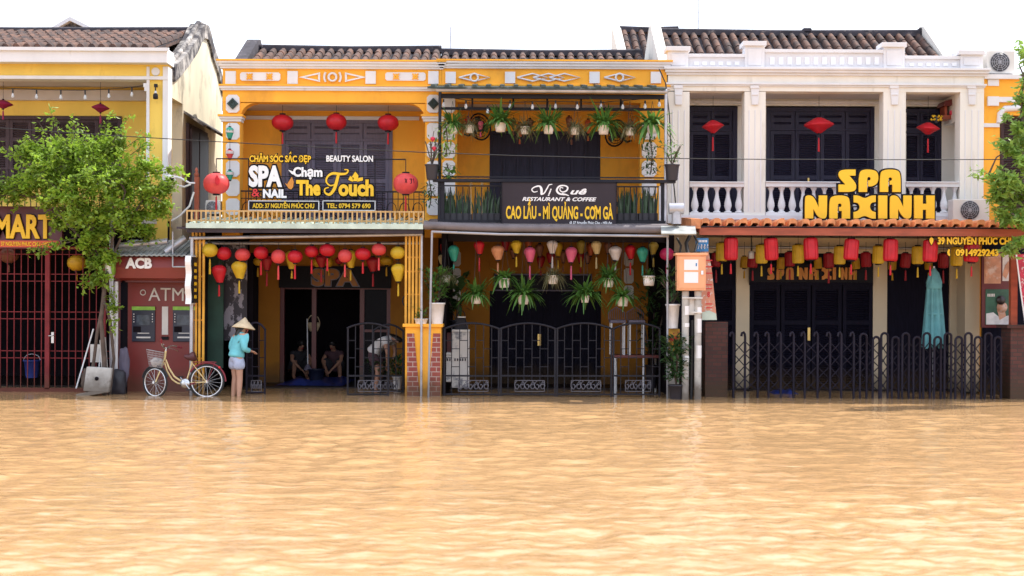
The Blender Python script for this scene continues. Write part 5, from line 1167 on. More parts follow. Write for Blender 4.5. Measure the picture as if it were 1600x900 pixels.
for i,(k_,c_,x,y,w_,h,Y,tl) in enumerate(res):
    cn.setdefault((c_,k_),0); cn[c_,k_] += 1
    lantern(k_,c_,x,y,w_,h,Y,372,tl,f"{ {'deep':'dark red','amber':'mustard','cream':'beige'}.get(c_,c_)} {'round' if k_=='round' else 'balloon'} lantern in the restaurant porch, {ORDW[cn[c_,k_]-1]} such from the left",'silk lanterns in the restaurant porch',t0=5)
for i,(c_,x,y,w_,h,Y) in enumerate([('pink',751,196,9,14,27.0),('red',731,190,10,14,27.2),('brown',802,193,9,15,27.3),('orange',812,203,12,22,27.4),('brown',828,193,13,14,27.3),('brown',889,190,11,16,27.3),('brown',893,205,9,20,27.4),('orange',919,198,11,22,27.3),('deep',985,196,10,16,27.4)]):
    lantern('balloon',c_,x,y,w_,h,Y,180,8,f'small dim {c_ if c_!="deep" else "dark red"} lantern behind the upper ferns, {ORDW[i]} from the left','dim lanterns behind the upper ferns')
# cream house porch: four rows of drum lanterns
rows = [('red',(1142,1205,1267,1330,1391.5,1453.5,1518),(389,389,389,390,391,392,393),22.5,34,25.5,'front row of bright red drum lanterns'),
        ('yellow',(1128,1190,1247,1312,1372.5,1434,1495),(394,397,397,399,398,399,401),18.5,29,26.2,'row of yellow drum lanterns'),
        ('deep',(1119,1176,1234,1295,1353,1415,1474),(406,407,405,407,406,407,407),16,23,26.9,'row of dark red drum lanterns'),
        ('amber',(1163,1220,1278,1337,1394.5,1451),(410,411,411,412,413,413),12.5,18,27.5,'rearmost row of small amber drum lanterns')]
for c_,xs,ys_,w_,h,Y,nm in rows:
    for i,(x,y) in enumerate(zip(xs,ys_)):
        if i in (0,3,6) and c_ == 'deep': tl = 20
        else: tl = 16
        lantern('cylinder',c_,x,y,w_,h,Y,367 if Y<26.5 else 378,tl if c_!='amber' else 12,f'{ORDW[i]} lantern from the left in the {nm}','drum lanterns under the tile awning',t0=6 if Y<26 else 4)
pb_ = thing('pendant_lamp', 'white glass pendant lamp among the red and yellow drum lanterns', 'lamp', pt(1174,398,26.3)); c = pt(1174,398,26.3)
MB().lathe([(.02,.07),(.055,.06),(.055,-.07),(.02,-.075)],c,12).build('shade', M['bulb'], pb_); MB().tube(c+Vector((0,0,.07)),pt(1174,368,26.3),.012).build('cord', M['cord'], pb_)
for x,lab in ((120,'large dull amber lantern hidden behind the tree beside the shop gate'),(14,'large dim lantern behind the shop gate below the plum board')):
    lantern('round','amber' if x>50 else 'brown',x,411 if x>50 else 398,30,25,26.32 if x>50 else 26.6,392 if x>50 else 380,12,lab,'dull lanterns at the shop gate')

# ------------------------------------------------------------------ leaves, pots and plants
def strip(mb, pts, w0, prof=None, side=None, mi=0):
    m = len(pts); vs = []
    for i, p in enumerate(pts):
        t = (Vector(pts[min(i+1,m-1)])-Vector(pts[max(i-1,0)])); s_ = side or t.cross(Vector((0,0,1)))
        s_ = s_.normalized() if s_.length > 1e-6 else Vector((1,0,0)); w_ = w0*(prof(i/(m-1)) if prof else math.sin(math.pi*min(.98,.08+.9*i/(m-1)))**.6)/2
        vs += [Vector(p)-s_*w_, Vector(p)+s_*w_]
    mb.add(vs, [(2*i,2*i+1,2*i+3,2*i+2) for i in range(m-1)], True, mi)
def arch(r0, az, L_, up, droop, n=6, c=(0,0,0), tw=0):
    d = Vector((math.cos(az),math.sin(az),0)); q = Vector((-d.y,d.x,0)); return [Vector(c)+d*(r0+L_*t)+q*(tw*t*t)+Vector((0,0,up*t-droop*t*t)) for t in np.linspace(0,1,n)]
def fern_mesh(seed, n=64, L_=.36, w_=.034, up=.30, droop=.38, m='fern', name='foliage'):
    r = random.Random(seed); mb = MB()
    for k in range(n):
        a = k*2.4+r.uniform(-.3,.3); l = L_*r.uniform(.55,1.1); e = r.uniform(.1,1)
        strip(mb, arch(.02,a,l*(.35+.65*(1-e*.6)),(up*(.35+.9*e))*r.uniform(.8,1.2),droop*r.uniform(.5,1.25)*(1.1-e*.6),6,(0,0,0),r.uniform(-.05,.05)), w_*r.uniform(.7,1.3))
    return mb.mesh(name, M[m])
def grass_mesh(seed, n=190, L_=.26, m='spider'):
    r = random.Random(seed); mb = MB()
    for k in range(n): strip(mb, arch(.01,r.uniform(0,6.28),L_*r.uniform(.3,.9),r.uniform(.06,.26),r.uniform(.06,.34),6,(0,0,0),r.uniform(-.08,.08)), .010)
    return mb.mesh('foliage', M[m])
potm = MB().lathe([(.30,-1),(.42,-.98),(.49,-.5),(.5,-.1),(.54,-.08),(.54,0),(.46,0),(.44,-.1)],n=16).mesh('pot', M['pot_white'])
FERN = [fern_mesh(s, 120, .27, .024, .26, .26) for s in (1,2,3)] + [fern_mesh(9, 60, .36, .045, .26, .36)]
LOWF = [fern_mesh(s+20, 140, .35, .032, .32, .36) for s in (1,2,3)] + [FERN[3]]
GRASS = [grass_mesh(s) for s in (4,5)]
def hang_plant(px, py, pw, sc, Y, ytop, fm, label, group):
    c = pt(px,py,Y); t = thing('hanging_plant', label, 'hanging plant', c, group); W_ = ms(pw,Y)
    meshobj('pot', potm, t, rot=(0,0,rnd.uniform(0,3)), scale=(W_,W_,W_*.85)); meshobj('foliage', fm, t, (0,0,-.01), (0,0,rnd.uniform(0,6.28)), (sc*1.32,sc*1.32,sc*1.25))
    top = wz(ytop,Y,px)-c.z
    for a in (0,2.09,4.19):
        d = Vector((math.cos(a),math.sin(a),0))*W_*.5; mb = MB(); mb.tube(d,Vector((0,0,top)),.004,n=4); o = meshobj('hanger', mb.mesh('hanger', M['cord']), t)
up_ = [(707,195,16,.85,0),(734,196,13,.75,4),(782,192,16,1.05,1),(820,198,13,.75,5),(857,196,15,1.05,2),(899,199,13,.75,4),(943,196,16,1.1,0),(984,200,13,.75,5),(1019,195,15,.95,3)]
gi = fi = 0
for (x,y,pw,sc,kind) in up_:
    if kind >= 4: gi += 1; lab = f'small hanging pot of dry grassy leaves on the upper balcony, {ORDW[gi-1]} such from the left'
    else: fi += 1; lab = f'hanging fern in a white pot on the upper balcony, {ORDW[fi-1]} such from the left'
    hang_plant(x,y,pw*1.05,sc*1.22,26.0,158,FERN[kind] if kind < 4 else GRASS[kind-4],lab,'hanging pots of the upper balcony')
lo_ = [(697,430,12,.9,4,'grassy hanging plant beside the white pot on the yellow pillar'),(744,461,15,1.0,0,'low hanging fern over the white boxes in the restaurant porch'),(788,435,16,1.0,3,'hanging fern below the peach lantern in the restaurant porch'),(818,461,16,1.15,1,'low hanging fern left of the restaurant door middle'),
       (864,430,15,1.0,5,'hanging pot of drooping grass over the framed name board'),(914,462,12,1.2,2,'widest low hanging fern right of the restaurant door middle'),(951,435,15,1.0,0,'hanging fern below the white lantern in the restaurant porch'),(973,464,16,1.1,3,'low hanging fern over the stacked chairs'),(1014,431,17,.45,1,'scalloped white hanging pot with a small plant')]
for x,y,pw,sc,kind,lab in lo_: hang_plant(x,y,pw*1.08,sc*(.82 if kind<4 else 1),25.75,374,LOWF[kind] if kind < 4 else GRASS[kind-4],lab,'hanging pots of the restaurant porch')
def pot(t, c, r_, h, m, name='pot', rings=False):
    pr = [(r_*.72,0),(r_*.95,h*.92),(r_*1.06,h*.93),(r_*1.06,h),(r_*.9,h),(r_*.86,h*.9)]
    if rings: pr = [(r_*.72,0)] + [q for k in range(1,8) for q in ((r_*(.72+.03*k),h*k/8-.01),(r_*(.755+.03*k),h*k/8))] + [(r_*1.06,h*.95),(r_*1.06,h),(r_*.9,h)]
    MB().lathe(pr,c,18).build(name, m, t)
def shrub(mb, c, n, R_, H_, lw, ll, seed, up=.3):
    r = random.Random(seed)
    for k in range(n):
        a = r.uniform(0,6.28); q = R_*math.sqrt(r.random()); z = H_*r.random(); b = Vector(c)+Vector((math.cos(a)*q*(.4+.6*z/H_),math.sin(a)*q*(.4+.6*z/H_),z)); e = r.uniform(-.5,.9)
        d = Vector((math.cos(a+r.uniform(-1,1)),math.sin(a+r.uniform(-1,1)),e)).normalized(); l = ll*r.uniform(.6,1.2)
        strip(mb,[b,b+d*l*.5+Vector((0,0,l*.1)),b+d*l],lw*r.uniform(.7,1.2),lambda t: (.25,1,.08)[int(t*2)])
def stems(mb, c, n, R_, H_, seed, rad=.008):
    r = random.Random(seed)
    for k in range(n): a = r.uniform(0,6.28); mb.path([Vector(c),Vector(c)+Vector((math.cos(a)*R_*.4,math.sin(a)*R_*.4,H_*.5)),Vector(c)+Vector((math.cos(a)*R_*.8,math.sin(a)*R_*.8,H_*r.uniform(.7,1)))],rad,5)
def potted(label, px, ytop, ybase, pw, Y, foliage_h, R_, pm, fmn, n, lw, ll, seed, name='potted_plant', rings=False, nst=6):
    b = pt(px,ybase,Y); h = wz(ytop,Y,px)-b.z; t = thing(name, label, 'potted plant', b); pot(t,b,ms(pw,Y)/2,h,pm,rings=rings)
    top = b+Vector((0,0,h-.02)); mb = MB(); shrub(mb,top+Vector((0,0,foliage_h*.15)),n,R_,foliage_h,lw,ll,seed); mb.build('foliage', M[fmn], t); mb = MB(); stems(mb,top,nst,R_,foliage_h,seed); mb.build('stem', M['bark'], t); return t
potted('tall white pot of glossy leaves standing on the yellow pillar',683,473,507,24,25.6,.55,.30,M['pot_white'],'fern',280,.055,.14,21)
potted('shallow white bowl of small leaves on the yellow pillar',658,498,507,22,25.55,.18,.14,M['pot_white'],'fern',60,.04,.1,22)
potted('white pot with dark upright leaves behind the thin awning post',1051,475,513,22,25.3,.55,.28,M['pot_white'],'fern_dark',130,.05,.20,23)
potted('ribbed black pot with bare pink flowering stems at the left balcony corner',675,257,281,22,25.75,.45,.16,M['pot_dark'],'fern',22,.03,.06,24,rings=True,nst=12)
potted('black basket pot with a leafy shrub at the right balcony corner',1050,257,282,23,25.75,.38,.22,M['pot_dark'],'fern',130,.03,.09,25,rings=True)
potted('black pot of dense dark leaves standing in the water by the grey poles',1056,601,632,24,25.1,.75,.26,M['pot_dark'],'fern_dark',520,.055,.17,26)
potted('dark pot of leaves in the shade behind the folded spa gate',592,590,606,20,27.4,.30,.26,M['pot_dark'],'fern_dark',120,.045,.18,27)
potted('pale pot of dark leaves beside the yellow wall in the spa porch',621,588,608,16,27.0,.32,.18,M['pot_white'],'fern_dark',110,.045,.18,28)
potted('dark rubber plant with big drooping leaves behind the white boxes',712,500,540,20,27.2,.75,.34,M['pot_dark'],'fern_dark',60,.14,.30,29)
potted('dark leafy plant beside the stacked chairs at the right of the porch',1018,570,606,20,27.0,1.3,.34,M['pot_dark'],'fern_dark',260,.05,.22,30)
t = thing('flowering_plant', 'two red blossoms on a bare stem at the left balcony corner', 'flowers', pt(677,250,25.72)); mb = MB()
mb.path([pt(674,256,25.72),pt(673,235,25.72),pt(678,205,25.72)],.008,5); mb.path([pt(676,256,25.72),pt(682,240,25.72),pt(680,215,25.72)],.007,5); mb.build('stem', M['bark'], t)
for x,y in ((678,232),(676,217)): mb = MB(); mb.lathe([(.005,-.05),(.04,-.01),(.045,.02),(.01,.04)],pt(x,y,25.7),7); mb.build('blossom', M['flower'], t)
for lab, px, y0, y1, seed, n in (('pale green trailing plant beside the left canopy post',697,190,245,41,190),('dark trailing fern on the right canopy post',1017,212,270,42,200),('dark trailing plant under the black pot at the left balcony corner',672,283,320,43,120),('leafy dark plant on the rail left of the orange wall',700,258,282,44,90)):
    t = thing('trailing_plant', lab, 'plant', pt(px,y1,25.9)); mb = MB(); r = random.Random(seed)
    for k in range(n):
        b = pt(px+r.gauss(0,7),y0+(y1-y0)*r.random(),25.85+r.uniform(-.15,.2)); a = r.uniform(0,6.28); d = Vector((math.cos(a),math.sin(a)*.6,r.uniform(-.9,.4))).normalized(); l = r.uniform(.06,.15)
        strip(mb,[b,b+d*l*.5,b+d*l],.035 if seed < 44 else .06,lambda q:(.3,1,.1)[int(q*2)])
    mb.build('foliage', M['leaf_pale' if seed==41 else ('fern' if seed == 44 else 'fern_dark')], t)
    mb = MB(); mb.path([pt(px-2,y0-3,25.9),pt(px+2,(y0+y1)/2,25.9),pt(px,y1,25.9)],.012,5); mb.build('stem', M['bark'], t)
for k,(a,b) in enumerate(((692,737),(738,782),(965,997),(998,1028))):
    t = thing('planter_trough', 'dark trough of upright snake plants on the restaurant balcony, ' + ORDW[k] + ' from the left', 'planter', (wx((a+b)/2,25.97,345),26.0,wz(345,25.97,(a+b)/2)), 'planter troughs of the restaurant balcony')
    MB().pb(a,333,b,345,25.93,.2).build('trough', M['pot_dark'], t, .01); mb = MB(); r = random.Random(60+k)
    for i in range(54):
        p_ = pt(r.uniform(a+2,b-2),334,25.95+r.uniform(0,.18)); hh = r.uniform(.22,.50); dx = r.uniform(-.09,.09); strip(mb,[p_,p_+Vector((dx*.3,0,hh*.5)),p_+Vector((dx,r.uniform(-.04,.04),hh))],.034,lambda q:(.7,1,.08)[int(q*2)],side=Vector((1,r.uniform(-.8,.8),0)))
    mb.build('foliage', M['snake'], t)
t = thing('flower_spikes', 'two pale flower spikes rising from the left planter trough', 'flowers', pt(745,335,26.0)); mb = MB()
for x in (736,753):
    mb.tube(pt(x,335,25.92),pt(x,284,25.92),.005,n=4)
    for k in range(22): q = pt(x+rnd.uniform(-2,2),280+rnd.uniform(0,13),25.9+rnd.uniform(-.02,.02)); mb.lathe([(.003,-.02),(.014,0),(.003,.02)],q,5)
mb.build('spike', M['straw'], t)

# ------------------------------------------------------------------ trees
def leaf_cloud(mb, base, tip, n, ll, lw, r, spread):
    base, tip = Vector(base), Vector(tip)
    for k in range(n):
        t = r.random()**.8; p = base.lerp(tip,t)+Vector((r.gauss(0,spread),r.gauss(0,spread),r.gauss(0,spread)))
        d = Vector((r.gauss(0,1),r.gauss(0,1),r.gauss(-.35,.6))); d = d.normalized() if d.length > .01 else Vector((1,0,0))
        s_ = d.cross(Vector((r.gauss(0,.6),r.gauss(0,.6),1))); s_ = s_.normalized() if s_.length > .01 else Vector((1,0,0)); l = ll*r.uniform(.55,1.25); w_ = lw*r.uniform(.7,1.2)
        nrm = s_.cross(d)*l*.10
        mb.add([p,p+d*l*.45-s_*w_*.5-nrm,p+d*l,p+d*l*.45+s_*w_*.5-nrm],[(0,1,2),(0,2,3)])
def tree(label, trunk, clumps, Y, seed, ll, lw, per, fm, shoots=()):
    r = random.Random(seed); t = thing('street_tree', label, 'tree', tuple(trunk[0][0][0])); tr = MB()
    for pts, rad in trunk: tr.path(pts, rad, 7)
    lf = MB(); nodes = [p for pts,_ in trunk for p in pts[2:]]
    for (px,py,pr,dy) in clumps:
        c = pt(px,py,Y+dy); R_ = ms(pr,Y); nb = min(nodes,key=lambda q:(q-c).length+ (0.6 if q.z > c.z+.4 else 0)); mid = nb.lerp(c,.5)+Vector((r.gauss(0,.08),r.gauss(0,.08),.06))
        tr.path([nb,mid,c],[.018,.013,.006],5); nt_ = int(per*(pr/35)**2)+4
        for k in range(nt_):
            d = Vector((r.gauss(0,1),r.gauss(0,1),r.gauss(.12,.8))).normalized(); e = c+d*R_*r.uniform(.55,1.08); b = c.lerp(e,.25)
            if r.random() < .35: tr.path([b,e],[.005,.003],4,caps=False)
            leaf_cloud(lf,b,e,15,ll,lw,r,.035)
    for (xa,ya,xb,yb,dy) in shoots:
        a, b = pt(xa,ya,Y+dy), pt(xb,yb,Y+dy); tr.path([a,a.lerp(b,.5)+Vector((0,0,.03)),b],[.008,.006,.003],4); leaf_cloud(lf,a,b,int(9*(b-a).length/.12)+8,ll,lw,r,.045)
    tr.build('trunk', M['bark'], t); lf.build('crown', M[fm], t); return t
Yt = 25.45
V = lambda px,py,dy=0: pt(px,py,Yt+dy)
trunk = [([V(164,628),V(163,560),V(158,500),V(163,455),V(158,420),V(150,385),V(142,340),V(135,290)],[.05,.045,.04,.04,.036,.03,.025,.018]),
         ([V(150,628,.1),V(146,570,.1),V(152,520),V(160,480),V(166,440),V(172,400,-.05),V(180,350),V(196,300)],[.035,.03,.03,.03,.028,.025,.022,.015]),
         ([V(170,628,.1),V(178,560,.1),V(172,500),V(163,470),V(165,430),V(178,395),V(200,350),V(225,310)],[.03,.028,.028,.025,.025,.024,.02,.014]),
         ([V(158,425),V(150,400),V(125,370),V(95,340),V(60,310)],[.03,.026,.022,.018,.012]),
         ([V(150,385),V(130,330),V(110,290),V(85,255)],[.028,.022,.018,.012])]
clumps = [(38,290,36,0),(12,300,28,.1),(78,262,42,-.2),(50,240,30,.1),(108,238,38,.2),(150,240,40,-.1),(180,228,28,.1),(150,285,50,-.3),(100,300,45,-.3),(200,275,42,.1),(232,262,26,-.1),(232,302,34,0),(262,290,18,.1),(182,332,38,-.2),(122,335,36,-.3),(218,342,28,.1),(245,330,22,.1),(150,372,30,-.2),(168,400,18,0),(78,314,20,-.2),(60,285,34,.3),(120,265,36,.35),(190,300,36,.4),(205,365,20,0),(148,412,16,-.1),(150,438,16,-.1),(166,400,16,-.1),(162,430,9,-.15),(176,480,7,-.05),(135,385,18,-.1),(230,365,20,.2),(262,320,14,0),(-25,300,40,.1),(-22,308,22,0),(155,345,40,.4),(95,345,24,.2)]
shoots = [(70,250,40,212,0),(85,235,60,190,-.1),(100,230,78,172,.1),(112,225,115,180,-.2),(150,230,178,172,.1),(175,225,205,178,-.1),(190,235,232,210,0),(200,245,238,222,.1),(230,260,290,268,0),(240,270,285,262,-.1),(40,260,5,228,0),(60,250,12,240,.1),(120,372,42,392,-.2),(110,378,60,395,-.3),(150,400,128,452,-.1),(165,420,174,470,0),(140,230,130,195,0),(90,240,35,222,.1),(175,460,180,520,0),(215,250,222,215,.2)]
tree('slender leafy street tree covering the shop board at the left',trunk,clumps,Yt,11,.096,.058,36,'leaf',shoots)
Yt = 24.5
trunk = [([V(1668,640),V(1660,560),V(1655,480),V(1650,400),V(1640,330),V(1632,270),V(1625,200)],[.09,.085,.08,.07,.055,.04,.02]),([V(1650,400),V(1635,370),V(1605,345),V(1580,335)],[.03,.025,.018,.01]),([V(1640,330),V(1610,310),V(1590,322),V(1565,290),V(1545,272)],[.03,.024,.02,.014,.008]),([V(1632,270),V(1610,230),V(1595,180),V(1600,120)],[.03,.022,.016,.01])]
clumps = [(1606,92,14,0),(1604,125,16,.1),(1610,165,24,0),(1592,200,16,-.1),(1612,215,28,.2),(1580,232,20,0),(1604,250,26,-.2),(1562,278,20,.1),(1585,285,26,-.2),(1556,302,14,0),(1578,318,22,.1),(1604,310,28,0),(1592,345,20,-.1),(1568,338,14,.1),(1612,350,24,.1),(1592,378,14,0),(1578,388,11,-.1),(1640,200,40,.3),(1650,270,45,.3),(1645,130,34,.2),(1640,330,36,.2)]
shoots = [(1560,280,1520,266,0),(1570,300,1545,315,0),(1585,225,1556,216,0),(1592,190,1562,180,.1),(1600,130,1586,160,0),(1602,85,1590,66,0),(1590,340,1566,352,0),(1575,322,1548,330,-.1),(1592,380,1576,398,0)]
tree('pale big leaved tree leaning in from the right edge',trunk,clumps,Yt,12,.15,.066,20,'leaf_pale',shoots)

# ------------------------------------------------------------------ street clutter left of the cash machines
gp = thing('steel_pole', 'thin galvanised pole with worn stickers rising through the street tree', 'pole', (wx(176,25.75,620),25.75,-.2))
p_ = MB().tube(Vector((wx(176,25.75,500),25.75,-.3)),pt(174,300,25.75),.042,n=10).build('pole', M['steel'], gp)
mb = MB()
for a,b in ((478,500),(512,530),(538,548)): mb.lathe([(.044,wz(b,25.75,175)),(.044,wz(a,25.75,175))],(wx(175.6,25.75,500),25.75,0),10)
build_split(mb,'sticker', M['ac_white'], p_)
sb = thing('stone_block', 'grey square stone block with a round hole leaning by the tree trunk', 'stone block', pt(152,612,25.3))
mb = MB(); c = pt(153.5,593,25.3); ax = Vector((ms(20,25.3),0,-.012)); az = Vector((.012,.06,ms(19,25.3))); mb.obox(c,ax,(0,.05,0),az); mb.build('slab', M['concrete'], sb, .02)
MB().lathe([(.001,0),(.035,0),(.035,.01),(.001,.012)],c+Vector((-.01,-.065,.02)),12,axis='y').build('hole', M['dark'], sb)
mb = MB(); mb.obox(pt(146,614,25.35),(ms(24,25),0,.05),(0,.15,0),(0,0,.035)); mb.build('base_slab', M['concrete'], sb, .01)
for lab,x0,y0,x1,y1,rr,m_ in (('thin pale broom stick leaning from the water towards the gate',119,607,146,514,.014,'white_metal'),('brown wooden stick leaning on the tree trunk',138,600,150,545,.018,'bark'),('pale short stick standing behind the stone block',152,600,158,545,.014,'white_metal')):
    tag(MB().tube(pt(x0,y0,25.5),pt(x1,y1,25.75),rr).build('stick', M[m_], None), lab, 'stick', 'sticks leaning by the street tree')
mb = MB(); mb.pb(141,538,160,566,25.9,.03); tag(mb.build('notice_panel', M['ac_white'], None), 'pale notice panel behind the tree trunk', 'panel')
mb = MB(); mb.obox(pt(162,553,25.62),(ms(4.5,25.6),0,.03),(0,.03,0),(-.02,0,ms(24,25.6))); tag(mb.build('folded_board', M['ac_white'], None, .01), 'narrow weathered white board propped against the tree', 'board')
def sack(label, px, py, rx, rz, Y, m, seed):
    r = random.Random(seed); bm = bmesh.new(); bmesh.ops.create_icosphere(bm, subdivisions=3, radius=1)
    ph = [r.uniform(0,6.28) for _ in range(8)]
    for v in bm.verts:
        k = 1+.10*math.sin(5*v.co.x+ph[0])*math.sin(4*v.co.z+ph[1])+.07*math.sin(9*v.co.z+ph[2]+3*v.co.x)
        v.co = Vector((v.co.x*rx*k,v.co.y*rx*.6*k,v.co.z*rz*k))
    me = bpy.data.meshes.new('sack'); bm.to_mesh(me); bm.free(); me.materials.append(m)
    for p in me.polygons: p.use_smooth = True
    o = meshobj('sack', me, None, pt(px,py,Y)); return tag(o, label, 'sack')
sack('dark rubbish sack slumped between the tree and the cash machine booth',184,600,.17,.27,25.7,M['pot_dark'],5)
sack('grey cloth bundle leaning on the white booth post',194,570,.10,.34,25.95,M['grey_wood'],6)
sack('brown sack behind the left edge of the stone block',135,594,.10,.22,25.6,M['bark'],8)
bk = thing('bucket', 'dark blue bucket standing inside the red barred gate', 'bucket', pt(50,590,27.6)); pot(bk,pt(50,590,27.6),.16,.34,M['tarp_blue'],'body'); mb = MB(); c = pt(50,590,27.6)+Vector((0,0,.34)); mb.path([c+Vector((.16*math.cos(a),0,.12*math.sin(a))) for a in np.linspace(0,3.14,9)],.008,5); mb.build('handle', M['steel'], bk)

# ------------------------------------------------------------------ bicycle
def bicycle():
    Yb_ = 25.25; t = thing('bicycle', 'cream step through bicycle with a wire basket parked at the cash machines', 'bicycle', pt(284,620,Yb_))
    def q(px,py,dy=0): return pt(px,py,Yb_+dy)
    def wheel(cx, cy, rp, yaw, fend):
        c = q(cx,cy); r_ = ms(rp,Yb_); u = Vector((math.cos(yaw),math.sin(yaw),0)); nrm = Vector((-u.y,u.x,0)); zz = Vector((0,0,1))
        ring = lambda rr, n_=36: [c+u*math.cos(a)*rr+zz*math.sin(a)*rr for a in np.linspace(0,2*math.pi,n_+1)]
        w_ = MB().path(ring(r_),.017,7,caps=False).build('wheel', M['rubber'], t)
        MB().path(ring(r_-.028),.014,6,caps=False).build('rim', M['chrome'], w_)
        sp_ = MB()
        for k in range(18): a = k*math.pi*2/18; sp_.tube(c+nrm*(.025 if k%2 else -.025),c+(u*math.cos(a+.25)+zz*math.sin(a+.25))*(r_-.03),.0028,n=4)
        sp_.build('spoke', M['chrome'], w_); MB().tube(c-nrm*.05,c+nrm*.05,.025).build('hub', M['chrome'], w_)
        f = MB(); a0, a1 = fend; f.path([c+(u*math.cos(a)+zz*math.sin(a))*(r_+.035) for a in np.linspace(R(a0),R(a1),16)],.017,6); f.build('mudguard', M['bike_red'] if cx > 280 else M['rubber'], t)
    wheel(242.5,597.5,23.5,R(-28),(20,165)); wheel(323,596,26,R(6),(0,150))
    fr = MB(); r_ = .0165
    fr.path([q(259,562),q(264,575),q(272,588),q(281,594.5),q(291,597)],r_,8); fr.path([q(257,566),q(261,580),q(269,593),q(278,599),q(290,600)],r_*.9,8)
    fr.path([q(290,600),q(297,578),q(300.5,564)],r_*.9,8)
    for s_ in (-.05,.05): fr.path([q(290,598,s_*.6),q(322,597,s_)],.010,6); fr.path([q(299,566,s_*.4),q(322,596,s_)],.010,6)
    fr.build('frame', M['bike_cream'], t)
    fk = MB(); 
    for s_ in (-.055,.055): fk.path([q(257,560,s_*.5),q(252,575,s_),q(243,597,s_)],.012,6)
    fk.tube(q(257,562),q(259,548),.02); fk.build('fork', M['bike_cream'], t)
    hb = MB(); hb.path([q(259,552),q(259.5,543)],.014,6); hb.path([q(252,531,-.26),q(253,539,-.22),q(257,544,-.06),q(260,545,.03),q(265,541,.12),q(272,540,.22),q(283,543,.32)],.012,7); hb.build('handlebar', M['chrome'], t)
    gr = MB(); gr.tube(q(276,541.5,.26),q(284,543.3,.33),.017); gr.tube(q(251.8,530,-.27),q(252.4,536,-.235),.017); gr.build('grip', M['bike_red'], t)
    br_ = MB(); br_.path([q(262,543,.1),q(272,546,.2),q(279,549,.3)],.006,5); br_.path([q(254,542,-.15),q(256,538,-.2)],.006,5); br_.build('brake_lever', M['chrome'], t)
    bs_ = MB(); A = [q(229,546,-.14),q(256,551,-.14),q(256,551,.18),q(229,546,.18)]; B_ = [q(233,572,-.09),q(254,575,-.09),q(254,575,.12),q(233,572,.12)]
    for k in range(13):
        f_ = k/12
        for i in range(4):
            a0,a1 = A[i].lerp(A[(i+1)%4],f_), B_[i].lerp(B_[(i+1)%4],f_); bs_.tube(a0,a1,.0035,n=4)
    for k in range(8):
        f_ = k/7; rr_ = [A[i].lerp(B_[i],f_) for i in range(4)]; bs_.path(rr_+[rr_[0]],.0035 if k else .008,4,caps=False)
    bs_.build('basket', M['steel'], t)
    sd = MB(); sd.path([q(288,556.5),q(294,558),q(300,557.5),q(305,556)],[.03,.05,.085,.09],10); sd.path([q(300,564),q(300,558)],.018,6); sd.build('saddle', M['leather'], t)
    rk = MB()
    for s_ in (-.07,.07): rk.path([q(302,566,s_),q(320,565,s_),q(338,566,s_)],.008,5); rk.path([q(336,566,s_),q(324,596,s_)],.006,5)
    for x in (308,316,324,332): rk.tube(q(x,565.4,-.07),q(x,565.4,.07),.006,n=5)
    rk.build('rear_rack', M['bike_red'], t)
    cr = MB(); cr.lathe([(.02,-.02),(.085,-.015),(.085,.0),(.02,.005)],q(289,599,-.06),18,axis='y'); cr.tube(q(289,599,-.08),q(296,608,-.09),.011); cr.tube(q(289,599,.06),q(282,590,.08),.011); cr.build('crank', M['chrome'], t)
    pd = MB(); pd.obox(q(296,609,-.13),(.045,0,0),(0,.04,0),(0,0,.012)); pd.obox(q(282,589,.12),(.045,0,0),(0,.04,0),(0,0,.012)); pd.build('pedal', M['rubber'], t)
    MB().path([q(305,598,-.06),q(296,601,-.06),q(290,604,-.06)],.014,5).build('chain_guard', M['bike_red'], t)
    MB().lathe([(.01,0),(.022,.01),(.022,.03),(.01,.04)],q(341,574,0),10,axis='x').build('rear_reflector', M['sign_red'], t)
    tag(sack('x',246,566,.12,.09,Yb_+.02,M['marble'],31),'pale plastic bag lying in the bicycle basket','bag').name = 'plastic_bag'
bicycle()

# ------------------------------------------------------------------ people
def skinmesh(verts, edges, radii, name, m, parent, sub=2, root=0):
    me = bpy.data.meshes.new(name); me.from_pydata([tuple(v) for v in verts], edges, []); o = bpy.data.objects.new(name, me); COL.objects.link(o)
    sk = o.modifiers.new('skin','SKIN'); sk.use_smooth_shade = True; sk.branch_smoothing = .4
    for i, v in enumerate(me.skin_vertices[0].data):
        r_ = radii[i]; v.radius = r_ if isinstance(r_,tuple) else (r_,r_); v.use_root = (i == root)
    o.modifiers.new('sub','SUBSURF').levels = sub; o.modifiers['sub'].render_levels = sub
    dg = bpy.context.evaluated_depsgraph_get(); dg.update(); nm = bpy.data.meshes.new_from_object(o.evaluated_get(dg)); bpy.data.objects.remove(o)
    nm.materials.clear(); nm.materials.append(m); nm.name = name
    for p in nm.polygons: p.use_smooth = True
    return meshobj(name, nm, parent)
def chain(V_, E_, R_, start, pts, rad):
    i = start
    for p, r_ in zip(pts, rad): V_.append(Vector(p)); R_.append(r_); E_.append((i,len(V_)-1)); i = len(V_)-1
    return i
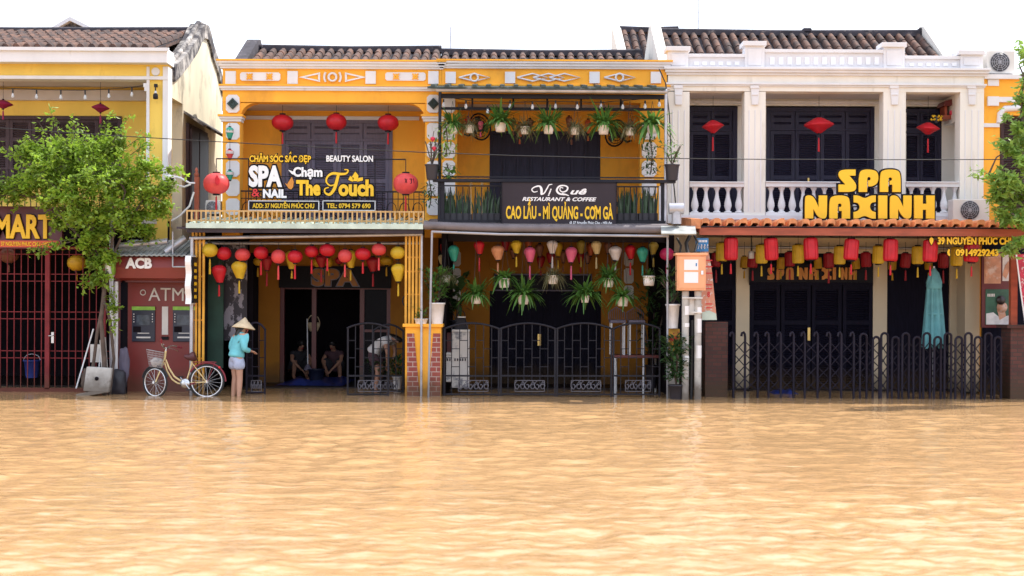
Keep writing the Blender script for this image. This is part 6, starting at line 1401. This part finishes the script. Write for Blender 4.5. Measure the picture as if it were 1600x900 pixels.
def person(label, loc, rz, J, skin, shirt, pants, hair, sleeve=1, leg=.45, hat=False, group=None, hairlen=.1):
    t = thing('person', label, 'person', loc, group); t.rotation_euler = (0,0,rz); J = {k:Vector(v) for k,v in J.items()}
    V_, E_, R_ = [J['pelvis']], [], [(.125,.10)]
    ch = chain(V_,E_,R_,0,[J['waist'],J['chest'],J['neck']],[(.105,.085),(.125,.09),.05]); chest = 2
    hd = J['head']-J['neck']; u = hd.normalized(); f = J['face'].normalized()
    h0 = chain(V_,E_,R_,ch,[J['neck']+hd*.45+f*.01, J['head'], J['head']+u*.07],[.058,(.082,.09),.06])
    chain(V_,E_,R_,h0-1,[J['head']+f*.085-u*.015,J['head']+f*.108-u*.025],[.022,.012])
    for s_ in 'lr':
        a = chain(V_,E_,R_,chest,[J['sh'+s_],J['el'+s_],J['wr'+s_]],[.055,.040,.027])
        hdv = (J['wr'+s_]-J['el'+s_]).normalized(); sd_ = hdv.cross(Vector((0,0,1))); sd_ = sd_.normalized() if sd_.length>.05 else Vector((0,1,0)); palm = J['wr'+s_]+hdv*.06
        p_ = chain(V_,E_,R_,a,[palm],[(.034,.018)])
        for k in range(4):
            b = palm+hdv*.03+sd_*(.024-.016*k); l = (.055,.065,.06,.045)[k]; chain(V_,E_,R_,p_,[b,b+hdv*l*.6+Vector((0,0,-.01)),b+hdv*l-Vector((0,0,.025))],[.009,.0085,.007])
        chain(V_,E_,R_,a,[J['wr'+s_]+hdv*.03+sd_*.035,J['wr'+s_]+hdv*.06+sd_*.05],[.011,.009])
        chain(V_,E_,R_,0,[J['hp'+s_],J['kn'+s_],J['kn'+s_].lerp(J['an'+s_],.35),J['an'+s_],J['an'+s_]+J['toe'].normalized()*.09+Vector((0,0,-.05)),J['an'+s_]+J['toe'].normalized()*.16+Vector((0,0,-.06))],[.088,.055,.056,.036,.036,.026])
    skinmesh(V_,E_,R_,'body',skin,t)
    V2,E2,R2 = [J['chest']],[],[(.158,.125)]; 
    chain(V2,E2,R2,0,[J['waist'],J['pelvis']+(J['waist']-J['pelvis'])*.2,J['pelvis']-(J['waist']-J['pelvis'])*.30],[(.148,.128),(.172,.150),(.180,.158)]); chain(V2,E2,R2,0,[J['chest'].lerp(J['neck'],.6),J['neck'].lerp(J['head'],.12)],[(.128,.105),.074])
    for s_ in 'lr':
        e = J['el'+s_]; pts = [J['sh'+s_],J['sh'+s_].lerp(e,.5),e,e.lerp(J['wr'+s_],.92)]; rad = [.082,.070,.060,.046]; k = 4 if sleeve >= 1 else 2
        chain(V2,E2,R2,0,pts[:k],rad[:k])
    skinmesh(V2,E2,R2,'shirt',shirt,t)
    V3,E3,R3 = [J['pelvis']],[],[(.156,.134)]; chain(V3,E3,R3,0,[J['pelvis'].lerp(J['waist'],.45)],[(.122,.105)])
    for s_ in 'lr': chain(V3,E3,R3,0,[J['hp'+s_],J['hp'+s_].lerp(J['kn'+s_],leg*.6),J['hp'+s_].lerp(J['kn'+s_],leg+.14)],[.118,.116,.112])
    skinmesh(V3,E3,R3,'shorts',pants,t)
    mb = MB(); c = J['head']; vs = []
    q = f.cross(u).normalized(); back = -f
    for i in range(9):
        th = math.pi*i/8*.62
        for k in range(16):
            a = 2*math.pi*k/16; d = u*math.cos(th)+(f*math.cos(a)+q*math.sin(a))*math.sin(th); lim = .095+.008*math.cos(a+3.14)
            v = c+u*.025+d*lim*(1.0 if math.cos(a) < .3 or th < .9 else .80); vs.append(v - u*(hairlen*max(0,-math.cos(a))*(i/8)**2))
    mb.add(vs,[(i*16+k,i*16+(k+1)%16,(i+1)*16+(k+1)%16,(i+1)*16+k) for i in range(8) for k in range(16)],True)
    meshobj('hair', mb.mesh('hair', hair), t)
    if not hat:
        for s_ in (-1,1): meshobj('eye', MB().lathe([(.001,-.009),(.011,0),(.001,.009)],c+f*.086+q*s_*.032+u*.012,8).mesh('eye', M['hair']), t)
        meshobj('mouth', MB().obox(c+f*.083-u*.055,q*.024,f*.006,u*.005).mesh('mouth', M['flower']), t)
    return t, J
# woman in the palm-leaf hat, seen from behind, turned to the right, one hand on the gate
J = dict(pelvis=(0,0,.84),waist=(.02,0,.98),chest=(.06,0,1.14),neck=(.10,0,1.27),head=(.15,0,1.375),face=(1,0,-.25),
         shl=(.06,.155,1.20),ell=(.00,.215,.98),wrl=(.13,.20,.80),shr=(.07,-.155,1.20),elr=(.035,-.225,.97),wrr=(.19,-.175,.93),
         hpl=(0,.085,.80),knl=(.02,.085,.46),anl=(-.02,.085,.09),hpr=(.0,-.085,.80),knr=(.03,-.08,.46),anr=(.01,-.075,.09),toe=(1,0,0))
bp_ = pt(369,622,25.35); wl_, J_ = person('woman in a turquoise shirt, pale shorts and conical palm hat wading ankle deep',(bp_.x,25.35,-.13),R(38),J,M['skin'],M['cyan_cloth'],M['denim'],M['hair'],1,.50,True,hairlen=.20)
hc = J_['head']+Vector((.01,0,.10)); tilt = Matrix.Rotation(R(10),4,'Y')
hm = MB().lathe([(.205,-.145),(.207,-.135),(.10,-.04),(.012,.052),(.001,.055)],(0,0,0),28).add([],[]).mesh('conical_hat', M['straw'])
o = meshobj('conical_hat', hm, wl_, hc); o.rotation_euler = (0,R(9),0); o2 = meshobj('hat_strap', MB().path([(-.02,-.085,-.10),(.05,-.075,-.17),(.075,0,-.21),(.05,.075,-.17),(-.02,.085,-.10)],.012,6).mesh('hat_strap', M['pink_cloth']), o)
o3 = meshobj('hat_lining', MB().lathe([(.195,-.142),(.09,-.07),(.02,-.02),(.001,-.018)],(0,0,0),24).mesh('hat_lining', M['pink_cloth']), o)
SQ = dict(pelvis=(-.05,0,.26),waist=(.02,0,.38),chest=(.12,0,.53),neck=(.18,0,.64),head=(.24,0,.74),face=(1,0,-.25),
          shl=(.13,.16,.58),ell=(.27,.20,.42),wrl=(.42,.10,.28),shr=(.13,-.16,.58),elr=(.26,-.21,.42),wrr=(.40,-.08,.26),
          hpl=(-.04,.10,.25),knl=(.30,.17,.42),anl=(.16,.14,.09),hpr=(-.04,-.10,.25),knr=(.30,-.17,.42),anr=(.16,-.14,.09),toe=(1,0,0))
for lab, px, rz, sh_m, sk in (('man in a dark shirt squatting by the blue tarp in the spa doorway',464,R(-60),M['black_cloth'],M['skin_tan']),('person in a plum shirt squatting in the spa doorway',526,R(-105),M['maroon_cloth'],M['skin_tan'])):
    b = pt(px,597,29.9); person(lab,(b.x,29.9,.03),rz,SQ,sk,sh_m,M['black_cloth'],M['hair'],.5,.9,group='people squatting in the spa doorway')
BD = dict(pelvis=(-.12,0,.80),waist=(-.02,0,.92),chest=(.16,0,1.03),neck=(.28,0,1.08),head=(.38,0,1.06),face=(.6,0,-1),
          shl=(.19,.15,1.04),ell=(.26,.18,.80),wrl=(.24,.12,.60),shr=(.19,-.15,1.04),elr=(.26,-.18,.80),wrr=(.22,-.10,.60),
          hpl=(-.11,.09,.76),knl=(.02,.10,.44),anl=(-.06,.10,.08),hpr=(-.11,-.09,.76),knr=(.03,-.10,.44),anr=(-.03,-.10,.08),toe=(1,0,0))
b = pt(592,610,27.35); person('person in a white shirt bending over behind the spa gate leaf',(b.x,27.35,-.08),R(-20),BD,M['skin_tan'],M['white_cloth'],M['maroon_cloth'],M['hair'],.5,.6)
# tarp and interior things of the spa
def sheet(name, label, cat, x0, x1, Y0, Y1, z, amp, m, seed):
    r = random.Random(seed); ph = [r.uniform(0,6) for _ in range(6)]; nx, ny = 34, 18; mb = MB(); vs = []
    for j in range(ny+1):
        for i in range(nx+1):
            a, b = i/nx, j/ny; e = min(a,1-a,b,1-b); vs.append((x0+(x1-x0)*a,Y0+(Y1-Y0)*b,z+amp*(math.sin(9*a+ph[0])*math.sin(5*b+ph[1])+.6*math.sin(17*a+ph[2]+4*b)+.9)*min(1,e*6)))
    mb.add(vs,[(j*(nx+1)+i,j*(nx+1)+i+1,(j+1)*(nx+1)+i+1,(j+1)*(nx+1)+i) for j in range(ny) for i in range(nx)],True); return tag(mb.build(name,m,None),label,cat)
sheet('blue_tarpaulin','crumpled blue tarpaulin spread on the spa doorway floor','tarpaulin',wx(438,28.4,600),wx(542,28.4,600),27.8,30.1,.045,.05,M['tarp_blue'],3)
sheet('blue_tarpaulin','blue plastic sheet floating behind the folding gate','tarpaulin',wx(1200,27.2,612),wx(1240,27.2,612),26.6,27.2,.0,.04,M['tarp_blue'],4)
mb = MB(); mb.pb(321,392,349,575,26.7,.04); tag(mb.build('green_board', M['green_board'], None), 'tall dark green board at the left of the spa porch', 'board')
mb = MB(); mb.pb(350,378,386,532,26.9,.04); tag(mb.build('mural_panel', M['mural'], None), 'dark panel painted with pale flowers behind the woman', 'panel')
mb = MB(); mb.pb(387,400,395,605,27.2,.6); mb.pb(386,395,436,402,27.3,.3); tag(mb.build('dark_curtain', M['dark'], None), 'dark curtain at the edge of the yellow spa wall', 'curtain')
st = thing('stool', 'small dark blue bucket stool between the squatting people', 'stool', pt(494,598,28.8)); pot(st,pt(494,598,28.8),.17,.28,M['navy'],'body')
t = thing('broom', 'pale mop handle leaning inside the spa doorway', 'mop', pt(481,565,28.9)); MB().tube(pt(481,575,28.9),pt(480,498,29.0),.012).build('handle', M['white_metal'], t); MB().lathe([(.02,.12),(.06,.06),(.09,0)],pt(481,578,28.9),10).build('head', M['grey_wood'], t)
t = thing('wicker_basket', 'dim wicker basket hanging inside the spa doorway', 'basket', pt(490,512,29.3)); MB().lathe([(.08,-.1),(.13,0),(.14,.08),(.12,.08),(.06,-.08)],pt(490,510,29.3),14).build('bowl', M['straw'], t); c = pt(490,507,29.3); MB().path([c+Vector((.13*math.cos(a),0,.2*math.sin(a))) for a in np.linspace(0,3.14,9)],.01,5).build('handle', M['straw'], t)
t = thing('ring_hook', 'round iron ring hanging on the right slat screen', 'ring', pt(636,468,25.6)); c = pt(636,470,25.6); MB().path([c+Vector((.08*math.cos(a),0,.10*math.sin(a))) for a in np.linspace(0,6.283,17)],.012,5,caps=False).build('ring', M['iron'], t); MB().tube(c+Vector((0,0,.1)),c+Vector((0,.02,.2)),.008).build('hook', M['iron'], t)

# restaurant porch furniture
for lab,q_ in (('tall white box with a grey floral print behind the gate beside the yellow pillar',(706,517,733,606)),('shorter white box with a grey print against the yellow pillar',(694,553,705.5,597))):
    t = thing('storage_box', lab, 'box', (wx((q_[0]+q_[2])/2,26.3,q_[3]),26.4,wz(q_[3],26.3,q_[0])), 'white printed boxes')
    MB().pb(*q_,26.3 if q_[0]>700 else 26.2,.4).build('body', M['marble'], t, .012); MB().pb(q_[0]-.6,q_[1]-2,q_[2]+.6,q_[1]+1.5,26.28 if q_[0]>700 else 26.18,.44).build('lid', M['ac_white'], t, .006)
    g = MB()
    for k in range(5 if q_[0] > 700 else 2): g.pb(q_[0]+4+k*4,560,q_[0]+6+k*4,564,26.29 if q_[0]>700 else 26.19,.01)
    g.build('printed_mark', M['sign_brown'], t)
t = thing('handbag', 'black bag with a hoop handle standing on the taller white box', 'bag', pt(718,515,26.4)); mb = MB(); mb.prism([P(709,515,26.4),P(731,515,26.4),P(727,497,26.4),P(714,497,26.4)],26.4,26.6); mb.build('body', M['black_cloth'], t, .01); MB().pb(715,494.5,727,496.5,26.39,.22).build('clasp', M['ac_white'], t); c = pt(721,494,26.45); MB().path([c+Vector((.07*math.cos(a),0,.10*math.sin(a))) for a in np.linspace(0,3.14,9)],.009,5).build('handle', M['rubber'], t)
mb = MB(); mb.pb(695,520,705,552,26.45,.3); tag(mb.build('red_crate', M['maroon'], None, .01), 'dark red crate on top of the shorter white box', 'crate')
t = thing('table', 'red brown table with white legs holding two chairs in the restaurant porch', 'table', (wx(993,26.6,617),26.8,-.15)); MB().pb(957,555,1030,559.5,26.5,.7).build('tabletop', M['maroon'], t, .005)
for x,yy in ((960.5,26.53),(1005.5,26.53),(962.5,27.1),(1024,27.1)): MB().tube(Vector((wx(x,yy,600),yy,-.25)),Vector((wx(x,yy,600),yy,wz(558,26.5,990))),.022).build('leg', M['white_metal'], t)
ztab = wz(555,26.5,990)
for lab,x0,x1 in (('white legged chair standing on the porch table, nearer the orange wall',953,978),('white legged chair standing on the porch table, nearer the grey poles',982,1008)):
    t = thing('chair', lab, 'chair', (wx((x0+x1)/2,26.75,555),26.8,ztab), 'chairs stacked on the porch table'); zs_ = wz(500,26.5,980); Xa,Xb = wx(x0,26.6,500),wx(x1,26.6,500)
    MB().box(Xa,26.55,zs_-.06,Xb,26.95,zs_+.0).build('seat', M['grey_wood'], t, .015)
    for X in (Xa+.03,Xb-.03):
        for yy in (26.58,26.92): MB().tube((X,yy,ztab),(X,yy,zs_-.05),.016).build('leg', M['white_metal'], t)
    mb = MB(); zt_ = zs_+.24; mb.path([(Xa,26.93,zs_),(Xa+.0,26.95,zt_-.1),((Xa+Xb)/2,26.96,zt_),(Xb,26.95,zt_-.1),(Xb,26.93,zs_)],.010,5)
    for k in range(1,8): X = Xa+(Xb-Xa)*k/8; mb.tube((X,26.94,zs_),(X,26.955,zt_-.1+.1*(1-abs(k-4)/4)),.006,n=4)
    mb.build('backrest', M['grey_wood'], t)
t = thing('pillar_box', 'faded yellow printed box under the white pot by the grey poles', 'box', (wx(1052,25.5,545),25.45,wz(549,25.5,1052))); MB().pb(1044,514,1062,549,25.45,.25).build('carton', mat('faded_yellow_carton',(.50,.26,.03),.6,.3,8,c2=(.35,.05,.03),c2sc=12,c2r=(.56,.6)), t, .008); MB().pb(1045,549,1061,640,25.5,.2).build('plinth', M['concrete'], t)
g = MB()
for k in range(5): g.pb(1047+k*2.6,527,1048.6+k*2.6,533,25.443,.006)
g.build('printed_mark', M['sign_red'], t)

# closed parasol in the cream house yard
um = thing('closed_parasol', 'folded teal parasol standing behind the folding gate', 'parasol', (wx(1459,26.3,620),26.3,-.15)); bm_ = MB(); prof = [(.03,.0),(.085,-.06),(.125,-.24),(.110,-.32),(.120,-.5),(.145,-.9),(.165,-1.2),(.172,-1.42)]
zc_ = wz(421,26.3,1459); xc_ = wx(1459,26.3,480); vs = []; n_ = 48
for r_,z_ in prof:
    for k in range(n_):
        a = 2*math.pi*k/n_; f_ = 1+.24*math.sin(a*8+z_*1.2+.5*math.sin(a*3))*min(1,-z_*3); vs.append((xc_+r_*f_*math.cos(a)*1.05+(.05*z_*z_ if False else 0),26.3+r_*f_*math.sin(a),zc_+z_+(.05*math.sin(a*8) if z_ < -1.3 else 0)))
bm_.add(vs,[(i*n_+k,i*n_+(k+1)%n_,(i+1)*n_+(k+1)%n_,(i+1)*n_+k) for i in range(len(prof)-1) for k in range(n_)],True); cl = bm_.build('canopy', M['teal_cloth'], um)
mb = MB(); mb.lathe([(.135,-.36),(.150,-.31),(.085,-.07),(.03,.02)],(xc_,26.29,zc_),20,rib=.08); mb.build('vent_flap', M['teal_cloth'], cl)
MB().lathe([(.150,-.02),(.158,0),(.150,.02)],(xc_,26.3,zc_-.82),16).build('tie_band', M['teal_cloth'], cl)
MB().tube((xc_,26.3,-.3),(xc_,26.3,zc_+.06),.022).build('pole', M['steel'], um)
